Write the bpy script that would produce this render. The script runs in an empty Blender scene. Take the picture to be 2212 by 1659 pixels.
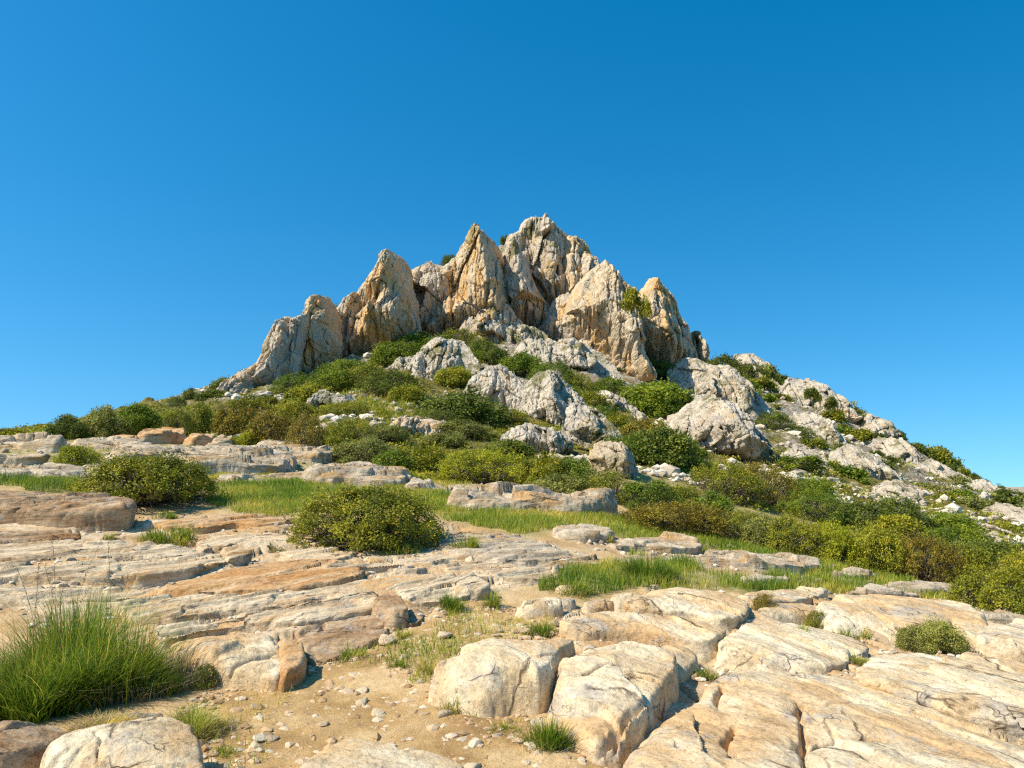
import bpy, math, zlib
import numpy as np
from math import radians, sin, cos, tan, pi

# ------------------------------------------------------------------ basics
F = 804.0
PITCH = radians(7.0)
CP, SP = cos(PITCH), sin(PITCH)
CAMZ = 1.6
S = 1024.0 / 2212.0          # picture coordinates are noted in a 2212 x 1659 frame
scene = bpy.context.scene
COL = scene.collection
RNG = np.random.default_rng(11)


def ray(x, y):
    px = np.asarray(x, float) * S
    py = np.asarray(y, float) * S
    cx = (px - 512) / F
    cy = (384 - py) / F
    return cx, CP - cy * SP, SP + cy * CP


# ------------------------------------------------------------------ noise
_r = np.random.default_rng(5)
PERM = _r.permutation(256).astype(np.int32)
PERM = np.concatenate([PERM, PERM, PERM])
_g = _r.normal(size=(256, 3))
GRAD = (_g / np.linalg.norm(_g, axis=1)[:, None]).astype(np.float32)
RND = _r.random((256, 4)).astype(np.float32)


def perlin(x, y, z):
    x, y, z = np.broadcast_arrays(np.float32(x), np.float32(y), np.float32(z))
    xf, yf, zf = np.floor(x), np.floor(y), np.floor(z)
    xi = xf.astype(np.int32) & 255
    yi = yf.astype(np.int32) & 255
    zi = zf.astype(np.int32) & 255
    fx, fy, fz = x - xf, y - yf, z - zf
    u = fx * fx * fx * (fx * (fx * 6 - 15) + 10)
    v = fy * fy * fy * (fy * (fy * 6 - 15) + 10)
    w = fz * fz * fz * (fz * (fz * 6 - 15) + 10)
    out = 0
    for dx in (0, 1):
        a = PERM[xi + dx]
        wx = u if dx else 1 - u
        for dy in (0, 1):
            b = PERM[(a + yi + dy) & 511]
            wy = wx * (v if dy else 1 - v)
            for dz in (0, 1):
                g = GRAD[PERM[(b + zi + dz) & 511]]
                out = out + wy * (w if dz else 1 - w) * (g[..., 0] * (fx - dx) + g[..., 1] * (fy - dy) + g[..., 2] * (fz - dz))
    return out * 1.5


def fbm(x, y, z=0.0, octv=4, gain=0.5, ridged=False):
    amp, tot, s, o = 1.0, 0.0, 0.0, 0.0
    f = 1.0
    for i in range(octv):
        n = perlin(np.float32(x) * f + 17.3 * i, np.float32(y) * f - 9.1 * i, np.float32(z) * f + 3.7 * i)
        if ridged:
            n = 1 - 2 * np.abs(n)
        s = s + n * amp
        tot += amp
        amp *= gain
        f *= 2.03
    return s / tot


def vor2(u, v, seed=0):
    u, v = np.broadcast_arrays(np.float32(u), np.float32(v))
    ui, vi = np.floor(u).astype(np.int32), np.floor(v).astype(np.int32)
    f1 = np.full(u.shape, 9.0, np.float32)
    f2 = f1.copy()
    idx = np.zeros(u.shape, np.int32)
    du = np.zeros(u.shape, np.float32)
    dv = du.copy()
    for a in (-1, 0, 1):
        for b in (-1, 0, 1):
            h = PERM[(PERM[(ui + a + seed * 31) & 255] + vi + b) & 255]
            r = RND[h]
            ou = u - (ui + a + r[..., 0])
            ov = v - (vi + b + r[..., 1])
            d = ou * ou + ov * ov
            m = d < f1
            f2 = np.where(m, f1, np.minimum(f2, d))
            idx = np.where(m, h, idx)
            du = np.where(m, ou, du)
            dv = np.where(m, ov, dv)
            f1 = np.where(m, d, f1)
    return np.sqrt(f1), np.sqrt(f2), idx, du, dv


def sstep(a, b, x):
    t = np.clip((x - a) / (b - a), 0, 1)
    return t * t * (3 - 2 * t)


# ------------------------------------------------------------------ terrain table (distance, picture row in a 1024x768 frame)
TAB = {
    -150: [(4.8, 768), (6.2, 705), (7.6, 640), (9, 585), (11, 535), (13.5, 500), (17, 472), (22, 452), (28, 440), (40, 446), (80, 455)],
    0: [(4.8, 768), (6.2, 700), (7.6, 640), (9, 588), (11, 540), (13.5, 502), (17, 472), (22, 450), (28, 438), (40, 444), (80, 448)],
    150: [(4.8, 768), (6.2, 690), (7.6, 635), (9, 592), (11, 547), (13.5, 510), (17, 478), (22, 452), (28, 437), (36, 430), (50, 421), (70, 412), (85, 409)],
    250: [(4.8, 768), (6.2, 688), (7.6, 630), (9, 588), (11, 546), (13.5, 512), (17, 484), (22, 460), (28, 444), (36, 431), (50, 415), (70, 396), (90, 378), (100, 372)],
    350: [(4.8, 768), (6.2, 686), (7.6, 626), (9, 585), (11, 546), (13.5, 516), (17, 491), (22, 470), (28, 450), (36, 432), (50, 407), (70, 378), (90, 350), (115, 315), (124, 304)],
    420: [(4.8, 768), (6.2, 682), (7.6, 623), (9, 584), (11, 548), (13.5, 517), (17, 493), (22, 473), (28, 457), (36, 440), (50, 412), (70, 377), (90, 345), (115, 308), (135, 274), (140, 268)],
    480: [(4.8, 768), (6.2, 680), (7.6, 622), (9, 583), (11.5, 543), (13.5, 519), (17, 495), (24, 473), (34, 450), (45, 424), (60, 388), (80, 350), (105, 318), (125, 285), (140, 258), (148, 246)],
    540: [(4.8, 768), (6.2, 681), (7.6, 623), (9, 585), (11.5, 547), (13.5, 523), (17, 498), (24, 475), (34, 452), (45, 428), (60, 395), (80, 360), (105, 326), (125, 293), (140, 256), (149, 235)],
    600: [(4.8, 768), (6.2, 682), (7.6, 625), (9, 588), (11.5, 552), (13.5, 530), (17, 505), (24, 481), (34, 458), (45, 436), (60, 406), (80, 374), (105, 342), (125, 314), (140, 286), (146, 275)],
    700: [(4.8, 768), (6.2, 684), (7.6, 628), (9, 594), (11.5, 561), (13.5, 543), (17, 521), (24, 501), (34, 480), (45, 462), (60, 437), (80, 410), (105, 379), (120, 362), (128, 355)],
    800: [(4.8, 770), (6.2, 690), (7.6, 640), (9, 606), (11.5, 576), (13.5, 561), (17, 545), (24, 526), (34, 506), (45, 486), (60, 462), (80, 430), (100, 403), (112, 393)],
    900: [(4.8, 772), (6.2, 696), (7.6, 650), (9, 619), (11.5, 592), (13.5, 578), (17, 562), (24, 546), (34, 529), (45, 513), (60, 491), (80, 460), (94, 441)],
    1024: [(4.8, 775), (6.2, 700), (7.6, 656), (9, 629), (11.5, 606), (13.5, 593), (17, 578), (24, 564), (34, 551), (45, 540), (60, 522), (76, 503)],
    1180: [(4.8, 778), (6.2, 705), (7.6, 662), (9, 637), (11.5, 615), (13.5, 603), (17, 590), (24, 577), (34, 566), (45, 560), (60, 551), (70, 545)],
}
NL, NP = 420, 200
LOGD = np.linspace(math.log(1.0), math.log(3000), NL)
PXS = np.linspace(-300, 1324, NP)


def _build():
    ks = sorted(TAB)
    rows = []
    for k in ks:
        ds, zs = [1.0, 3.0], [0.0, 0.0]
        for d, r in TAB[k]:
            cy = (384 - r) / F
            zs.append(CAMZ + d * (SP + cy * CP) / (CP - cy * SP))
            ds.append(d)
        dl, zl = ds[-1], zs[-1]
        ds += [dl + 12, dl + 40, 330, 900, 3000]
        zs += [zl - 3.5, zl * 0.55 - 6, -7, -9, -12]
        rows.append(np.interp(np.exp(LOGD), ds, zs))
    A = np.array(rows)
    G = np.empty((NP, NL))
    for j in range(NL):
        G[:, j] = np.interp(PXS, ks, A[:, j])
    for _ in range(2):
        G[1:-1] = (G[:-2] + 2 * G[1:-1] + G[2:]) / 4
        G[:, 1:-1] = (G[:, :-2] + 2 * G[:, 1:-1] + G[:, 2:]) / 4
    for _ in range(14):
        G[1:-1] = (G[:-2] + 2 * G[1:-1] + G[2:]) / 4
    return G


GT = _build()


def gbase(x, y):
    x = np.asarray(x, float)
    y = np.asarray(y, float)
    R = np.hypot(x, y)
    D = np.maximum(np.maximum(y, 0.45 * R), 1.0)
    px = np.clip(512 + F * x / D, -299, 1323)
    fi = (np.log(D) - LOGD[0]) / (LOGD[1] - LOGD[0])
    fj = (px - PXS[0]) / (PXS[1] - PXS[0])
    i = np.clip(fi.astype(int), 0, NL - 2)
    j = np.clip(fj.astype(int), 0, NP - 2)
    a = np.clip(fi - i, 0, 1)
    b = fj - j
    return (GT[j, i] * (1 - b) + GT[j + 1, i] * b) * (1 - a) + (GT[j, i + 1] * (1 - b) + GT[j + 1, i + 1] * b) * a


MASKS = {}


def look(key, x, y):
    T, d0, d1 = MASKS[key]
    D = np.maximum(np.maximum(y, 0.45 * np.hypot(x, y)), 1.0)
    u = (np.clip(512 + F * x / D, -299, 1323) + 300) / 1624 * (T.shape[0] - 1)
    v = np.clip((np.log(D) - d0) / (d1 - d0), 0, 1) * (T.shape[1] - 1)
    i = np.clip(u.astype(int), 0, T.shape[0] - 2)
    j = np.clip(v.astype(int), 0, T.shape[1] - 2)
    a, b = u - i, v - j
    return (T[i, j] * (1 - a) + T[i + 1, j] * a) * (1 - b) + (T[i, j + 1] * (1 - a) + T[i + 1, j + 1] * a) * b


def relief(x, y, phi, sd):
    ca, sa = cos(phi), sin(phi)
    A, B = x * ca + y * sa, -x * sa + y * ca
    q = B * 1.7 + .6 * fbm(A * .5, B * .8, sd, 3)
    fl = np.floor(q)
    fr = q - fl
    hh = RND[(fl.astype(int) * 37 + int(sd)) & 255][..., 0]
    fr = np.where(fr > .9, (1 - fr) * 9, fr)
    z = -.055 * fr * (.25 + hh)
    f1, f2, idx, du, dv = vor2(A * .8 + .15 * fbm(A * 2, B * 2, sd + 1, 3), B * 1.9 + .2 * fbm(A * 2, B * 2, sd + 2, 3), int(sd))
    rr = RND[idx]
    z = z + .10 * (rr[..., 2] - .5) + .10 * (rr[..., 3] - .5) * dv - .05 * sstep(.08, 0, f2 - f1)
    return z + .03 * fbm(A * 2.5, B * 7, sd, 4, .6) + .012 * fbm(A * 8, B * 14, sd, 3, .6, True) + .01


def gz(x, y):
    """full terrain height with its bumps"""
    x = np.asarray(x, float)
    y = np.asarray(y, float)
    z = gbase(x, y)
    R = np.hypot(x, y)
    if MASKS and np.min(R) < 31:
        near = np.where(R < 31, 1.0, 0.0)
        z = z + near * (look('left', x, y) * relief(x, y, .67, 3.0) + look('right', x, y) * relief(x, y, -1.1, 8.0))
    hill = sstep(26, 60, R) * (1 - sstep(170, 260, R))
    z = z + 0.05 * fbm(x * 0.6, y * 0.6, 1.0, 3) + 0.012 * fbm(x * 4, y * 4, 2.0, 3)
    if np.max(R) > 26:
        z = z + hill * (1.3 * fbm(x * 0.11, y * 0.11, 3.0, 3, 0.5, True) - 0.5)
        f1, f2, idx, du, dv = vor2(x * 0.55 + 0.5 * fbm(x * .5, y * .5, 7, 2), y * 0.4, 2)
        rk = sstep(0.0, 0.35, fbm(x * 0.09, y * 0.07, 11.0, 3))
        z = z + hill * rk * (0.5 * np.clip(f2 - f1, 0, .5) + 0.45 * (RND[idx][..., 2] - .5) + 0.35 * dv) + hill * 0.3 * fbm(x * 0.9, y * 0.7, 5.0, 3, 0.6, True)
    return z


def hit(x, y, off=0.0):
    """picture point(s) -> world point(s) on the ground (raised by off)"""
    dx, dy, dz = ray(np.atleast_1d(x), np.atleast_1d(y))
    off = np.broadcast_to(np.asarray(off, float), dx.shape)
    Y = np.exp(np.linspace(math.log(2.2), math.log(165), 700))
    k = Y[None, :] / dy[:, None]
    X = dx[:, None] * k
    Z = CAMZ + dz[:, None] * k
    gap = Z - (gbase(X, np.broadcast_to(Y, X.shape)) + off[:, None])
    below = gap < 0
    first = np.where(below.any(1), below.argmax(1), gap[:, :].argmin(1))
    first = np.clip(first, 1, len(Y) - 1)
    ar = np.arange(len(first))
    g0, g1 = gap[ar, first - 1], gap[ar, first]
    t = np.where(below.any(1), np.clip(g0 / np.maximum(g0 - g1, 1e-9), 0, 1), 0)
    Yh = Y[first - 1] * (1 - t) + Y[first] * t
    kk = Yh / dy
    return np.stack([dx * kk, Yh, CAMZ + dz * kk], 1)


def pts(s):
    return np.array([[float(v) for v in q.split(',')] for q in s.split()])


# ------------------------------------------------------------------ mesh helpers
def mesh_np(name, v, faces, mats, smooth=True, face_attr=None, point_attr=None):
    v = np.asarray(v, np.float32)
    faces = np.asarray(faces, np.int32)
    n, k = faces.shape
    me = bpy.data.meshes.new(name)
    me.vertices.add(len(v))
    me.vertices.foreach_set('co', v.ravel())
    me.loops.add(n * k)
    me.loops.foreach_set('vertex_index', faces.ravel())
    me.polygons.add(n)
    me.polygons.foreach_set('loop_start', np.arange(0, n * k, k, dtype=np.int32))
    me.polygons.foreach_set('use_smooth', np.full(n, smooth, bool))
    for nm, a in (face_attr or {}).items():
        me.attributes.new(nm, 'FLOAT', 'FACE').data.foreach_set('value', np.asarray(a, np.float32))
    for nm, a in (point_attr or {}).items():
        me.attributes.new(nm, 'FLOAT', 'POINT').data.foreach_set('value', np.asarray(a, np.float32))
    for m in (mats if isinstance(mats, (list, tuple)) else [mats]):
        me.materials.append(m)
    me.update(calc_edges=True)
    return me


def link(name, me, parent=None, loc=(0, 0, 0), label=None, cat=None, group=None, kind=None):
    o = bpy.data.objects.new(name, me)
    COL.objects.link(o)
    o.location = loc
    if parent:
        o.parent = parent
    if label:
        o['label'] = label
    if cat:
        o['category'] = cat
    if group:
        o['group'] = group
    if kind:
        o['kind'] = kind
    return o


def seed_of(s):
    return zlib.crc32(s.encode()) % 9973


def poly_sdf(P, x, y):
    """signed distance, positive inside"""
    sh = x.shape
    q = np.stack([x.ravel(), y.ravel()], 1)
    a = P
    b = np.roll(P, -1, 0)
    best = np.full(len(q), 1e9)
    ins = np.zeros(len(q), bool)
    for (ax, ay), (bx, by) in zip(a, b):
        ex, ey = bx - ax, by - ay
        wx, wy = q[:, 0] - ax, q[:, 1] - ay
        t = np.clip((wx * ex + wy * ey) / max(ex * ex + ey * ey, 1e-12), 0, 1)
        best = np.minimum(best, (wx - t * ex) ** 2 + (wy - t * ey) ** 2)
        c = (ay > q[:, 1]) != (by > q[:, 1])
        if ey != 0:
            ins ^= c & (q[:, 0] < ex * (q[:, 1] - ay) / ey + ax)
    d = np.sqrt(best)
    return np.where(ins, d, -d).reshape(sh)


def line_dist(L, x, y):
    best = np.full(x.shape, 1e9)
    for (ax, ay), (bx, by) in zip(L[:-1], L[1:]):
        ex, ey = bx - ax, by - ay
        wx, wy = x - ax, y - ay
        t = np.clip((wx * ex + wy * ey) / max(ex * ex + ey * ey, 1e-12), 0, 1)
        best = np.minimum(best, (wx - t * ex) ** 2 + (wy - t * ey) ** 2)
    return np.sqrt(best)


def chaikin(P, k=1, c=0.22):
    for _ in range(k):
        Q = np.roll(P, -1, 0)
        P = np.stack([P * (1 - c) + Q * c, P * c + Q * (1 - c)], 1).reshape(-1, P.shape[1])
    return P


def grid_faces(nu, nv):
    i = np.arange(nu * nv).reshape(nu, nv)
    return np.stack([i[:-1, :-1], i[1:, :-1], i[1:, 1:], i[:-1, 1:]], -1).reshape(-1, 4)


def compact(v, f, extra=None):
    used = np.zeros(len(v), bool)
    used[f.ravel()] = True
    m = np.cumsum(used) - 1
    if extra is None:
        return v[used], m[f]
    return v[used], m[f], [e[used] for e in extra]


def grid_normals(P):
    du = np.gradient(P, axis=0)
    dv = np.gradient(P, axis=1)
    n = np.cross(du, dv)
    return n / np.maximum(np.linalg.norm(n, axis=2, keepdims=True), 1e-9)


# ------------------------------------------------------------------ materials
class NT:
    def __init__(s, name):
        s.m = bpy.data.materials.new(name)
        s.m.use_nodes = True
        s.t = s.m.node_tree
        s.t.nodes.clear()

    def n(s, typ, **kw):
        o = s.t.nodes.new(typ)
        for k, v in kw.items():
            if k.startswith('i_'):
                key = k[2:]
                key = int(key) if key.isdigit() else key.replace('_', ' ')
                o.inputs[key].default_value = v
            else:
                setattr(o, k, v)
        return o

    def l(s, a, b):
        s.t.links.new(a, b)

    def noise(s, vec, scale, detail=6, rough=0.55, dist=0.0):
        o = s.n('ShaderNodeTexNoise', i_Scale=scale, i_Detail=detail, i_Roughness=rough, i_Distortion=dist)
        s.l(vec, o.inputs['Vector'])
        return o.outputs['Fac']

    def ramp(s, fac, stops):
        o = s.n('ShaderNodeValToRGB')
        e = o.color_ramp.elements
        while len(e) < len(stops):
            e.new(0.5)
        for el, (p, c) in zip(e, stops):
            el.position = p
            el.color = (c, c, c, 1) if isinstance(c, (int, float)) else (*c, 1)
        s.l(fac, o.inputs[0])
        return o.outputs[0]

    def mix(s, fac, a, b, mode='MIX'):
        o = s.n('ShaderNodeMix', data_type='RGBA', blend_type=mode)
        for sock, v in ((0, fac), (6, a), (7, b)):
            if hasattr(v, 'is_output'):
                s.l(v, o.inputs[sock])
            elif isinstance(v, (int, float)):
                o.inputs[sock].default_value = v if sock == 0 else (v, v, v, 1)
            else:
                o.inputs[sock].default_value = (*v, 1)
        return o.outputs[2]

    def math(s, op, a, b=0.0):
        o = s.n('ShaderNodeMath', operation=op)
        for k, v in ((0, a), (1, b)):
            if hasattr(v, 'is_output'):
                s.l(v, o.inputs[k])
            else:
                o.inputs[k].default_value = v
        return o.outputs[0]

    def vec(s, scale=(1, 1, 1), rot=(0, 0, 0), world=False, rnd=True):
        if world:
            src = s.n('ShaderNodeNewGeometry').outputs['Position']
        else:
            src = s.n('ShaderNodeTexCoord').outputs['Object']
        m0 = s.n('ShaderNodeMapping')
        m0.inputs['Rotation'].default_value = rot
        s.l(src, m0.inputs['Vector'])
        mp = s.n('ShaderNodeMapping')
        mp.inputs['Scale'].default_value = scale
        s.l(m0.outputs[0], mp.inputs['Vector'])
        if not rnd:
            return mp.outputs[0]
        oi = s.n('ShaderNodeObjectInfo')
        ad = s.n('ShaderNodeVectorMath', operation='ADD')
        k = s.math('MULTIPLY', oi.outputs['Random'], 37.0)
        s.l(mp.outputs[0], ad.inputs[0])
        s.l(k, ad.inputs[1])
        return ad.outputs[0]

    def out(s, col, rough=0.85, bumps=(), spec=0.25, transl=None):
        p = s.n('ShaderNodeBsdfPrincipled')
        p.inputs['Specular IOR Level'].default_value = spec
        if hasattr(col, 'is_output'):
            s.l(col, p.inputs['Base Color'])
        else:
            p.inputs['Base Color'].default_value = (*col, 1)
        p.inputs['Roughness'].default_value = rough
        nrm = None
        for h, dist, st in bumps:
            b = s.n('ShaderNodeBump', i_Distance=dist, i_Strength=st)
            s.l(h, b.inputs['Height'])
            if nrm:
                s.l(nrm, b.inputs['Normal'])
            nrm = b.outputs[0]
        if nrm:
            s.l(nrm, p.inputs['Normal'])
        sh = p.outputs[0]
        if transl:
            tb = s.n('ShaderNodeBsdfTranslucent')
            if hasattr(col, 'is_output'):
                s.l(col, tb.inputs['Color'])
            mx = s.n('ShaderNodeMixShader', i_0=transl)
            s.l(sh, mx.inputs[1])
            s.l(tb.outputs[0], mx.inputs[2])
            sh = mx.outputs[0]
        o = s.n('ShaderNodeOutputMaterial')
        s.l(sh, o.inputs['Surface'])
        return s.m


CREAM = (0.62, 0.46, 0.26)
WHITE = (0.78, 0.67, 0.46)
ORANGE = (0.58, 0.33, 0.13)
BROWN = (0.30, 0.17, 0.08)
GREY = (0.46, 0.40, 0.32)


def rock_mat(name, light, mid, stain, grey, k=1.0, stretch=(1, 1, 1), rot=(0, 0, 0), stain_lo=0.5, grey_lo=0.55,
             bump=0.02, crack=True, fine=1.0, moss=0.0):
    m = NT(name)
    v = m.vec((k * stretch[0], k * stretch[1], k * stretch[2]), rot)
    v2 = m.vec((k, k, k))
    base = m.mix(m.ramp(m.noise(v, 1.6, 9, 0.62, 0.4), [(0.40, 0.0), (0.57, 1.0)]), mid, light)
    st = m.ramp(m.noise(v, 0.9, 8, 0.62, 0.9), [(stain_lo, 0.0), (stain_lo + 0.14, 0.9)])
    base = m.mix(st, base, stain)
    gr = m.ramp(m.noise(v2, 2.3, 12, 0.7, 0.3), [(grey_lo, 0.0), (grey_lo + 0.08, 0.85)])
    base = m.mix(gr, base, grey)
    sp = m.ramp(m.noise(v, 9, 10, 0.75), [(0.3, 0.50), (0.5, 1.0), (0.7, 1.2)])
    base = m.mix(1.0, base, sp, 'MULTIPLY')
    sp2 = m.ramp(m.noise(v2, 38, 6, 0.7), [(0.33, 0.35), (0.45, 1.0), (0.72, 1.12)])
    base = m.mix(0.75, base, sp2, 'MULTIPLY')
    bumps = [(m.noise(v, 3.2, 12, 0.62), bump * 3, 0.8), (m.noise(v2, 22 * fine, 8, 0.75), bump * 0.9, 0.95)]
    if crack:
        w = m.n('ShaderNodeTexNoise', i_Scale=1.3, i_Detail=5.0)
        m.l(v, w.inputs['Vector'])
        ad = m.n('ShaderNodeVectorMath', operation='ADD')
        m.l(v, ad.inputs[0])
        m.l(w.outputs['Color'], ad.inputs[1])
        vo = m.n('ShaderNodeTexVoronoi', feature='DISTANCE_TO_EDGE', i_Scale=0.75)
        m.l(ad.outputs[0], vo.inputs['Vector'])
        ln = m.ramp(vo.outputs['Distance'], [(0.0, 1.0), (0.017, 0.0)])
        msk = m.ramp(m.noise(v2, 1.4, 3), [(0.53, 0.0), (0.60, 1.0)])
        vo2 = m.n('ShaderNodeTexVoronoi', feature='DISTANCE_TO_EDGE', i_Scale=2.6)
        m.l(ad.outputs[0], vo2.inputs['Vector'])
        ln2 = m.math('MULTIPLY', m.ramp(vo2.outputs['Distance'], [(0.0, 0.8), (0.022, 0.0)]), m.ramp(m.noise(v2, 2.3, 3), [(0.57, 0.0), (0.66, 1.0)]))
        ck = m.math('MAXIMUM', m.math('MULTIPLY', ln, msk), ln2)
        base = m.mix(m.math('MULTIPLY', ck, 0.75), base, (0.10, 0.06, 0.03))
        bumps.insert(0, (m.math('SUBTRACT', 1.0, ck), bump * 1.5, 0.8))
    if moss:
        mo = m.ramp(m.noise(v2, 1.1, 12, 0.75), [(0.60 - moss, 0.0), (0.66 - moss, 0.8)])
        base = m.mix(mo, base, (0.15, 0.14, 0.035))
    return m.out(base, 0.88, bumps, 0.15)


M_SLAB = rock_mat('cream_limestone', WHITE, CREAM, (0.62, 0.40, 0.19), GREY, 1.0, (0.75, 1.25, 1.2), (0, 0, 1.1), 0.475, 0.55, 0.018)
M_LEDGE = rock_mat('bedded_limestone', (0.70, 0.57, 0.38), (0.50, 0.36, 0.21), (0.54, 0.31, 0.11), (0.42, 0.36, 0.28), 2.0, (0.22, 1.7, 2.4), (0, 0, -0.67), 0.53, 0.56, 0.014)
M_ORANGE = rock_mat('orange_limestone', (0.60, 0.42, 0.24), (0.52, 0.31, 0.13), (0.46, 0.23, 0.08), (0.45, 0.38, 0.30), 1.4, (0.35, 1.5, 1.8), (0, 0, -0.67), 0.50, 0.62, 0.014)
M_BROWN = rock_mat('brown_weathered_limestone', (0.52, 0.38, 0.23), (0.36, 0.22, 0.11), (0.34, 0.17, 0.07), (0.42, 0.36, 0.30), 1.6, (0.5, 1.4, 2.5), (0, 0, -0.2), 0.52, 0.55, 0.016)
M_PALE = rock_mat('pale_stony_limestone', (0.70, 0.58, 0.41), (0.46, 0.35, 0.22), (0.54, 0.32, 0.12), (0.42, 0.36, 0.28), 1.3, (0.4, 1.5, 2.6), (0, 0, -0.3), 0.50, 0.54, 0.03)
M_CRAG = rock_mat('grey_crag_limestone', (0.62, 0.53, 0.40), (0.48, 0.40, 0.29), (0.64, 0.41, 0.17), (0.42, 0.37, 0.30), 0.17, (1.6, 1.2, 0.55), (0, 0.15, 0), 0.50, 0.50, 0.16, False, 1.0, 0.06)
M_CRAGO = rock_mat('orange_stained_crag', (0.66, 0.54, 0.37), (0.52, 0.42, 0.28), (0.68, 0.43, 0.17), (0.43, 0.38, 0.30), 0.17, (1.6, 1.2, 0.5), (0, 0.15, 0), 0.462, 0.53, 0.16, False, 1.0, 0.04)
M_OUT = rock_mat('grey_outcrop_limestone', (0.62, 0.54, 0.41), (0.48, 0.41, 0.30), (0.58, 0.37, 0.16), (0.43, 0.38, 0.31), 0.32, (1.2, 1.2, 1.0), (0, 0.2, 0), 0.57, 0.50, 0.10, True, 1.0, 0.07)


def stone_mat(name, cols):
    m = NT(name)
    v = m.vec((1, 1, 1))
    oi = m.n('ShaderNodeObjectInfo')
    c = m.ramp(oi.outputs['Random'], [(i / (len(cols) - 1), c) for i, c in enumerate(cols)])
    sp = m.ramp(m.noise(v, 4, 10, 0.7), [(0.3, 0.65), (0.6, 1.1)])
    c = m.mix(1.0, c, sp, 'MULTIPLY')
    return m.out(c, 0.9, [(m.noise(v, 6, 10, 0.7), 0.1, 0.5)], 0.15)


M_STONE = stone_mat('loose_stone', [(0.68, 0.52, 0.33), (0.76, 0.65, 0.46), (0.56, 0.38, 0.21), (0.52, 0.40, 0.27), (0.78, 0.68, 0.50), (0.52, 0.29, 0.14)])


def attr_mat(name, cols, rough=0.6, transl=0.3, attr='tone', spec=0.3):
    m = NT(name)
    a = m.n('ShaderNodeAttribute', attribute_name=attr)
    oi = m.n('ShaderNodeObjectInfo')
    t = m.math('ADD', a.outputs['Fac'], m.math('MULTIPLY', m.math('SUBTRACT', oi.outputs['Random'], 0.5), 0.16))
    c = m.ramp(t, cols)
    return m.out(c, rough, (), spec, transl)


LEAF = {
    'green': attr_mat('green_leaves', [(0.0, (0.074, 0.123, 0.010)), (0.45, (0.175, 0.251, 0.016)), (0.8, (0.325, 0.369, 0.021)), (1.0, (0.474, 0.453, 0.030))]),
    'olive': attr_mat('olive_leaves', [(0.0, (0.111, 0.131, 0.012)), (0.45, (0.262, 0.273, 0.019)), (0.8, (0.463, 0.428, 0.025)), (1.0, (0.650, 0.475, 0.042))]),
    'yellow': attr_mat('yellow_green_leaves', [(0.0, (0.150, 0.178, 0.010)), (0.45, (0.376, 0.392, 0.016)), (0.8, (0.586, 0.546, 0.021)), (1.0, (0.773, 0.643, 0.030))]),
    'dark': attr_mat('dark_green_leaves', [(0.0, (0.070, 0.095, 0.014)), (0.45, (0.145, 0.186, 0.021)), (0.8, (0.249, 0.280, 0.030)), (1.0, (0.376, 0.356, 0.053))]),
    'grey': attr_mat('grey_green_leaves', [(0.0, (0.150, 0.154, 0.035)), (0.45, (0.288, 0.298, 0.061)), (0.8, (0.450, 0.441, 0.088)), (1.0, (0.599, 0.524, 0.115))]),
    'brown': attr_mat('brownish_leaves', [(0.0, (0.137, 0.114, 0.016)), (0.45, (0.299, 0.225, 0.027)), (0.8, (0.426, 0.356, 0.030)), (1.0, (0.650, 0.356, 0.053))]),
}
M_GRASS = attr_mat('grass_blades', [(0.0, (0.094, 0.176, 0.015)), (0.35, (0.223, 0.319, 0.026)), (0.6, (0.446, 0.453, 0.049)), (0.8, (0.781, 0.603, 0.130)), (1.0, (0.967, 0.703, 0.217))], 0.5, 0.45)
M_STRAW = attr_mat('dry_straw', [(0.0, (0.20, 0.15, 0.07)), (0.5, (0.38, 0.29, 0.15)), (1.0, (0.55, 0.44, 0.26))], 0.7, 0.2)
_t = NT('grey_bark')
M_BARK = _t.out(_t.mix(_t.noise(_t.vec((1, 1, 1)), 30, 5), (0.10, 0.08, 0.06), (0.26, 0.21, 0.16)), 0.9)
_t = NT('bleached_dead_wood')
M_DEAD = _t.out(_t.mix(_t.noise(_t.vec((1, 1, 1)), 3, 5), (0.05, 0.04, 0.03), (0.13, 0.10, 0.08)), 0.9)

# ground: sandy soil, bare rock, turf by point masks
_t = NT('stony_soil')
_v = _t.vec((1, 1, 1), world=True, rnd=False)
_soil = _t.ramp(_t.noise(_v, 1.3, 10, 0.65), [(0.30, (0.36, 0.22, 0.09)), (0.48, (0.50, 0.33, 0.15)), (0.68, (0.62, 0.44, 0.23))])
_soil = _t.mix(0.8, _soil, _t.ramp(_t.noise(_v, 55, 8, 0.75), [(0.32, 0.55), (0.48, 1.0), (0.66, 1.35)]), 'MULTIPLY')
_vo = _t.n('ShaderNodeTexVoronoi', i_Scale=26.0)
_t.l(_v, _vo.inputs['Vector'])
_peb = _t.math('MULTIPLY', _t.ramp(_vo.outputs['Distance'], [(0.30, 1.0), (0.36, 0.0)]), _t.ramp(_t.noise(_v, 3, 4), [(0.48, 0.0), (0.56, 1.0)]))
_soil = _t.mix(_t.math('MULTIPLY', _peb, 0.55), _soil, (0.66, 0.57, 0.45))
_rock = _t.ramp(_t.noise(_v, 2.6, 12, 0.72), [(0.34, (0.28, 0.18, 0.09)), (0.46, (0.50, 0.36, 0.21)), (0.60, (0.68, 0.56, 0.38)), (0.74, (0.44, 0.38, 0.30))])
_rock = _t.mix(_t.ramp(_t.noise(_v, 0.8, 8, 0.65), [(0.5, 0.0), (0.62, 0.8)]), _rock, (0.54, 0.32, 0.13))
_rock = _t.mix(0.8, _rock, _t.ramp(_t.noise(_v, 30, 8, 0.75), [(0.34, 0.4), (0.46, 1.0), (0.7, 1.15)]), 'MULTIPLY')
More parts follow.
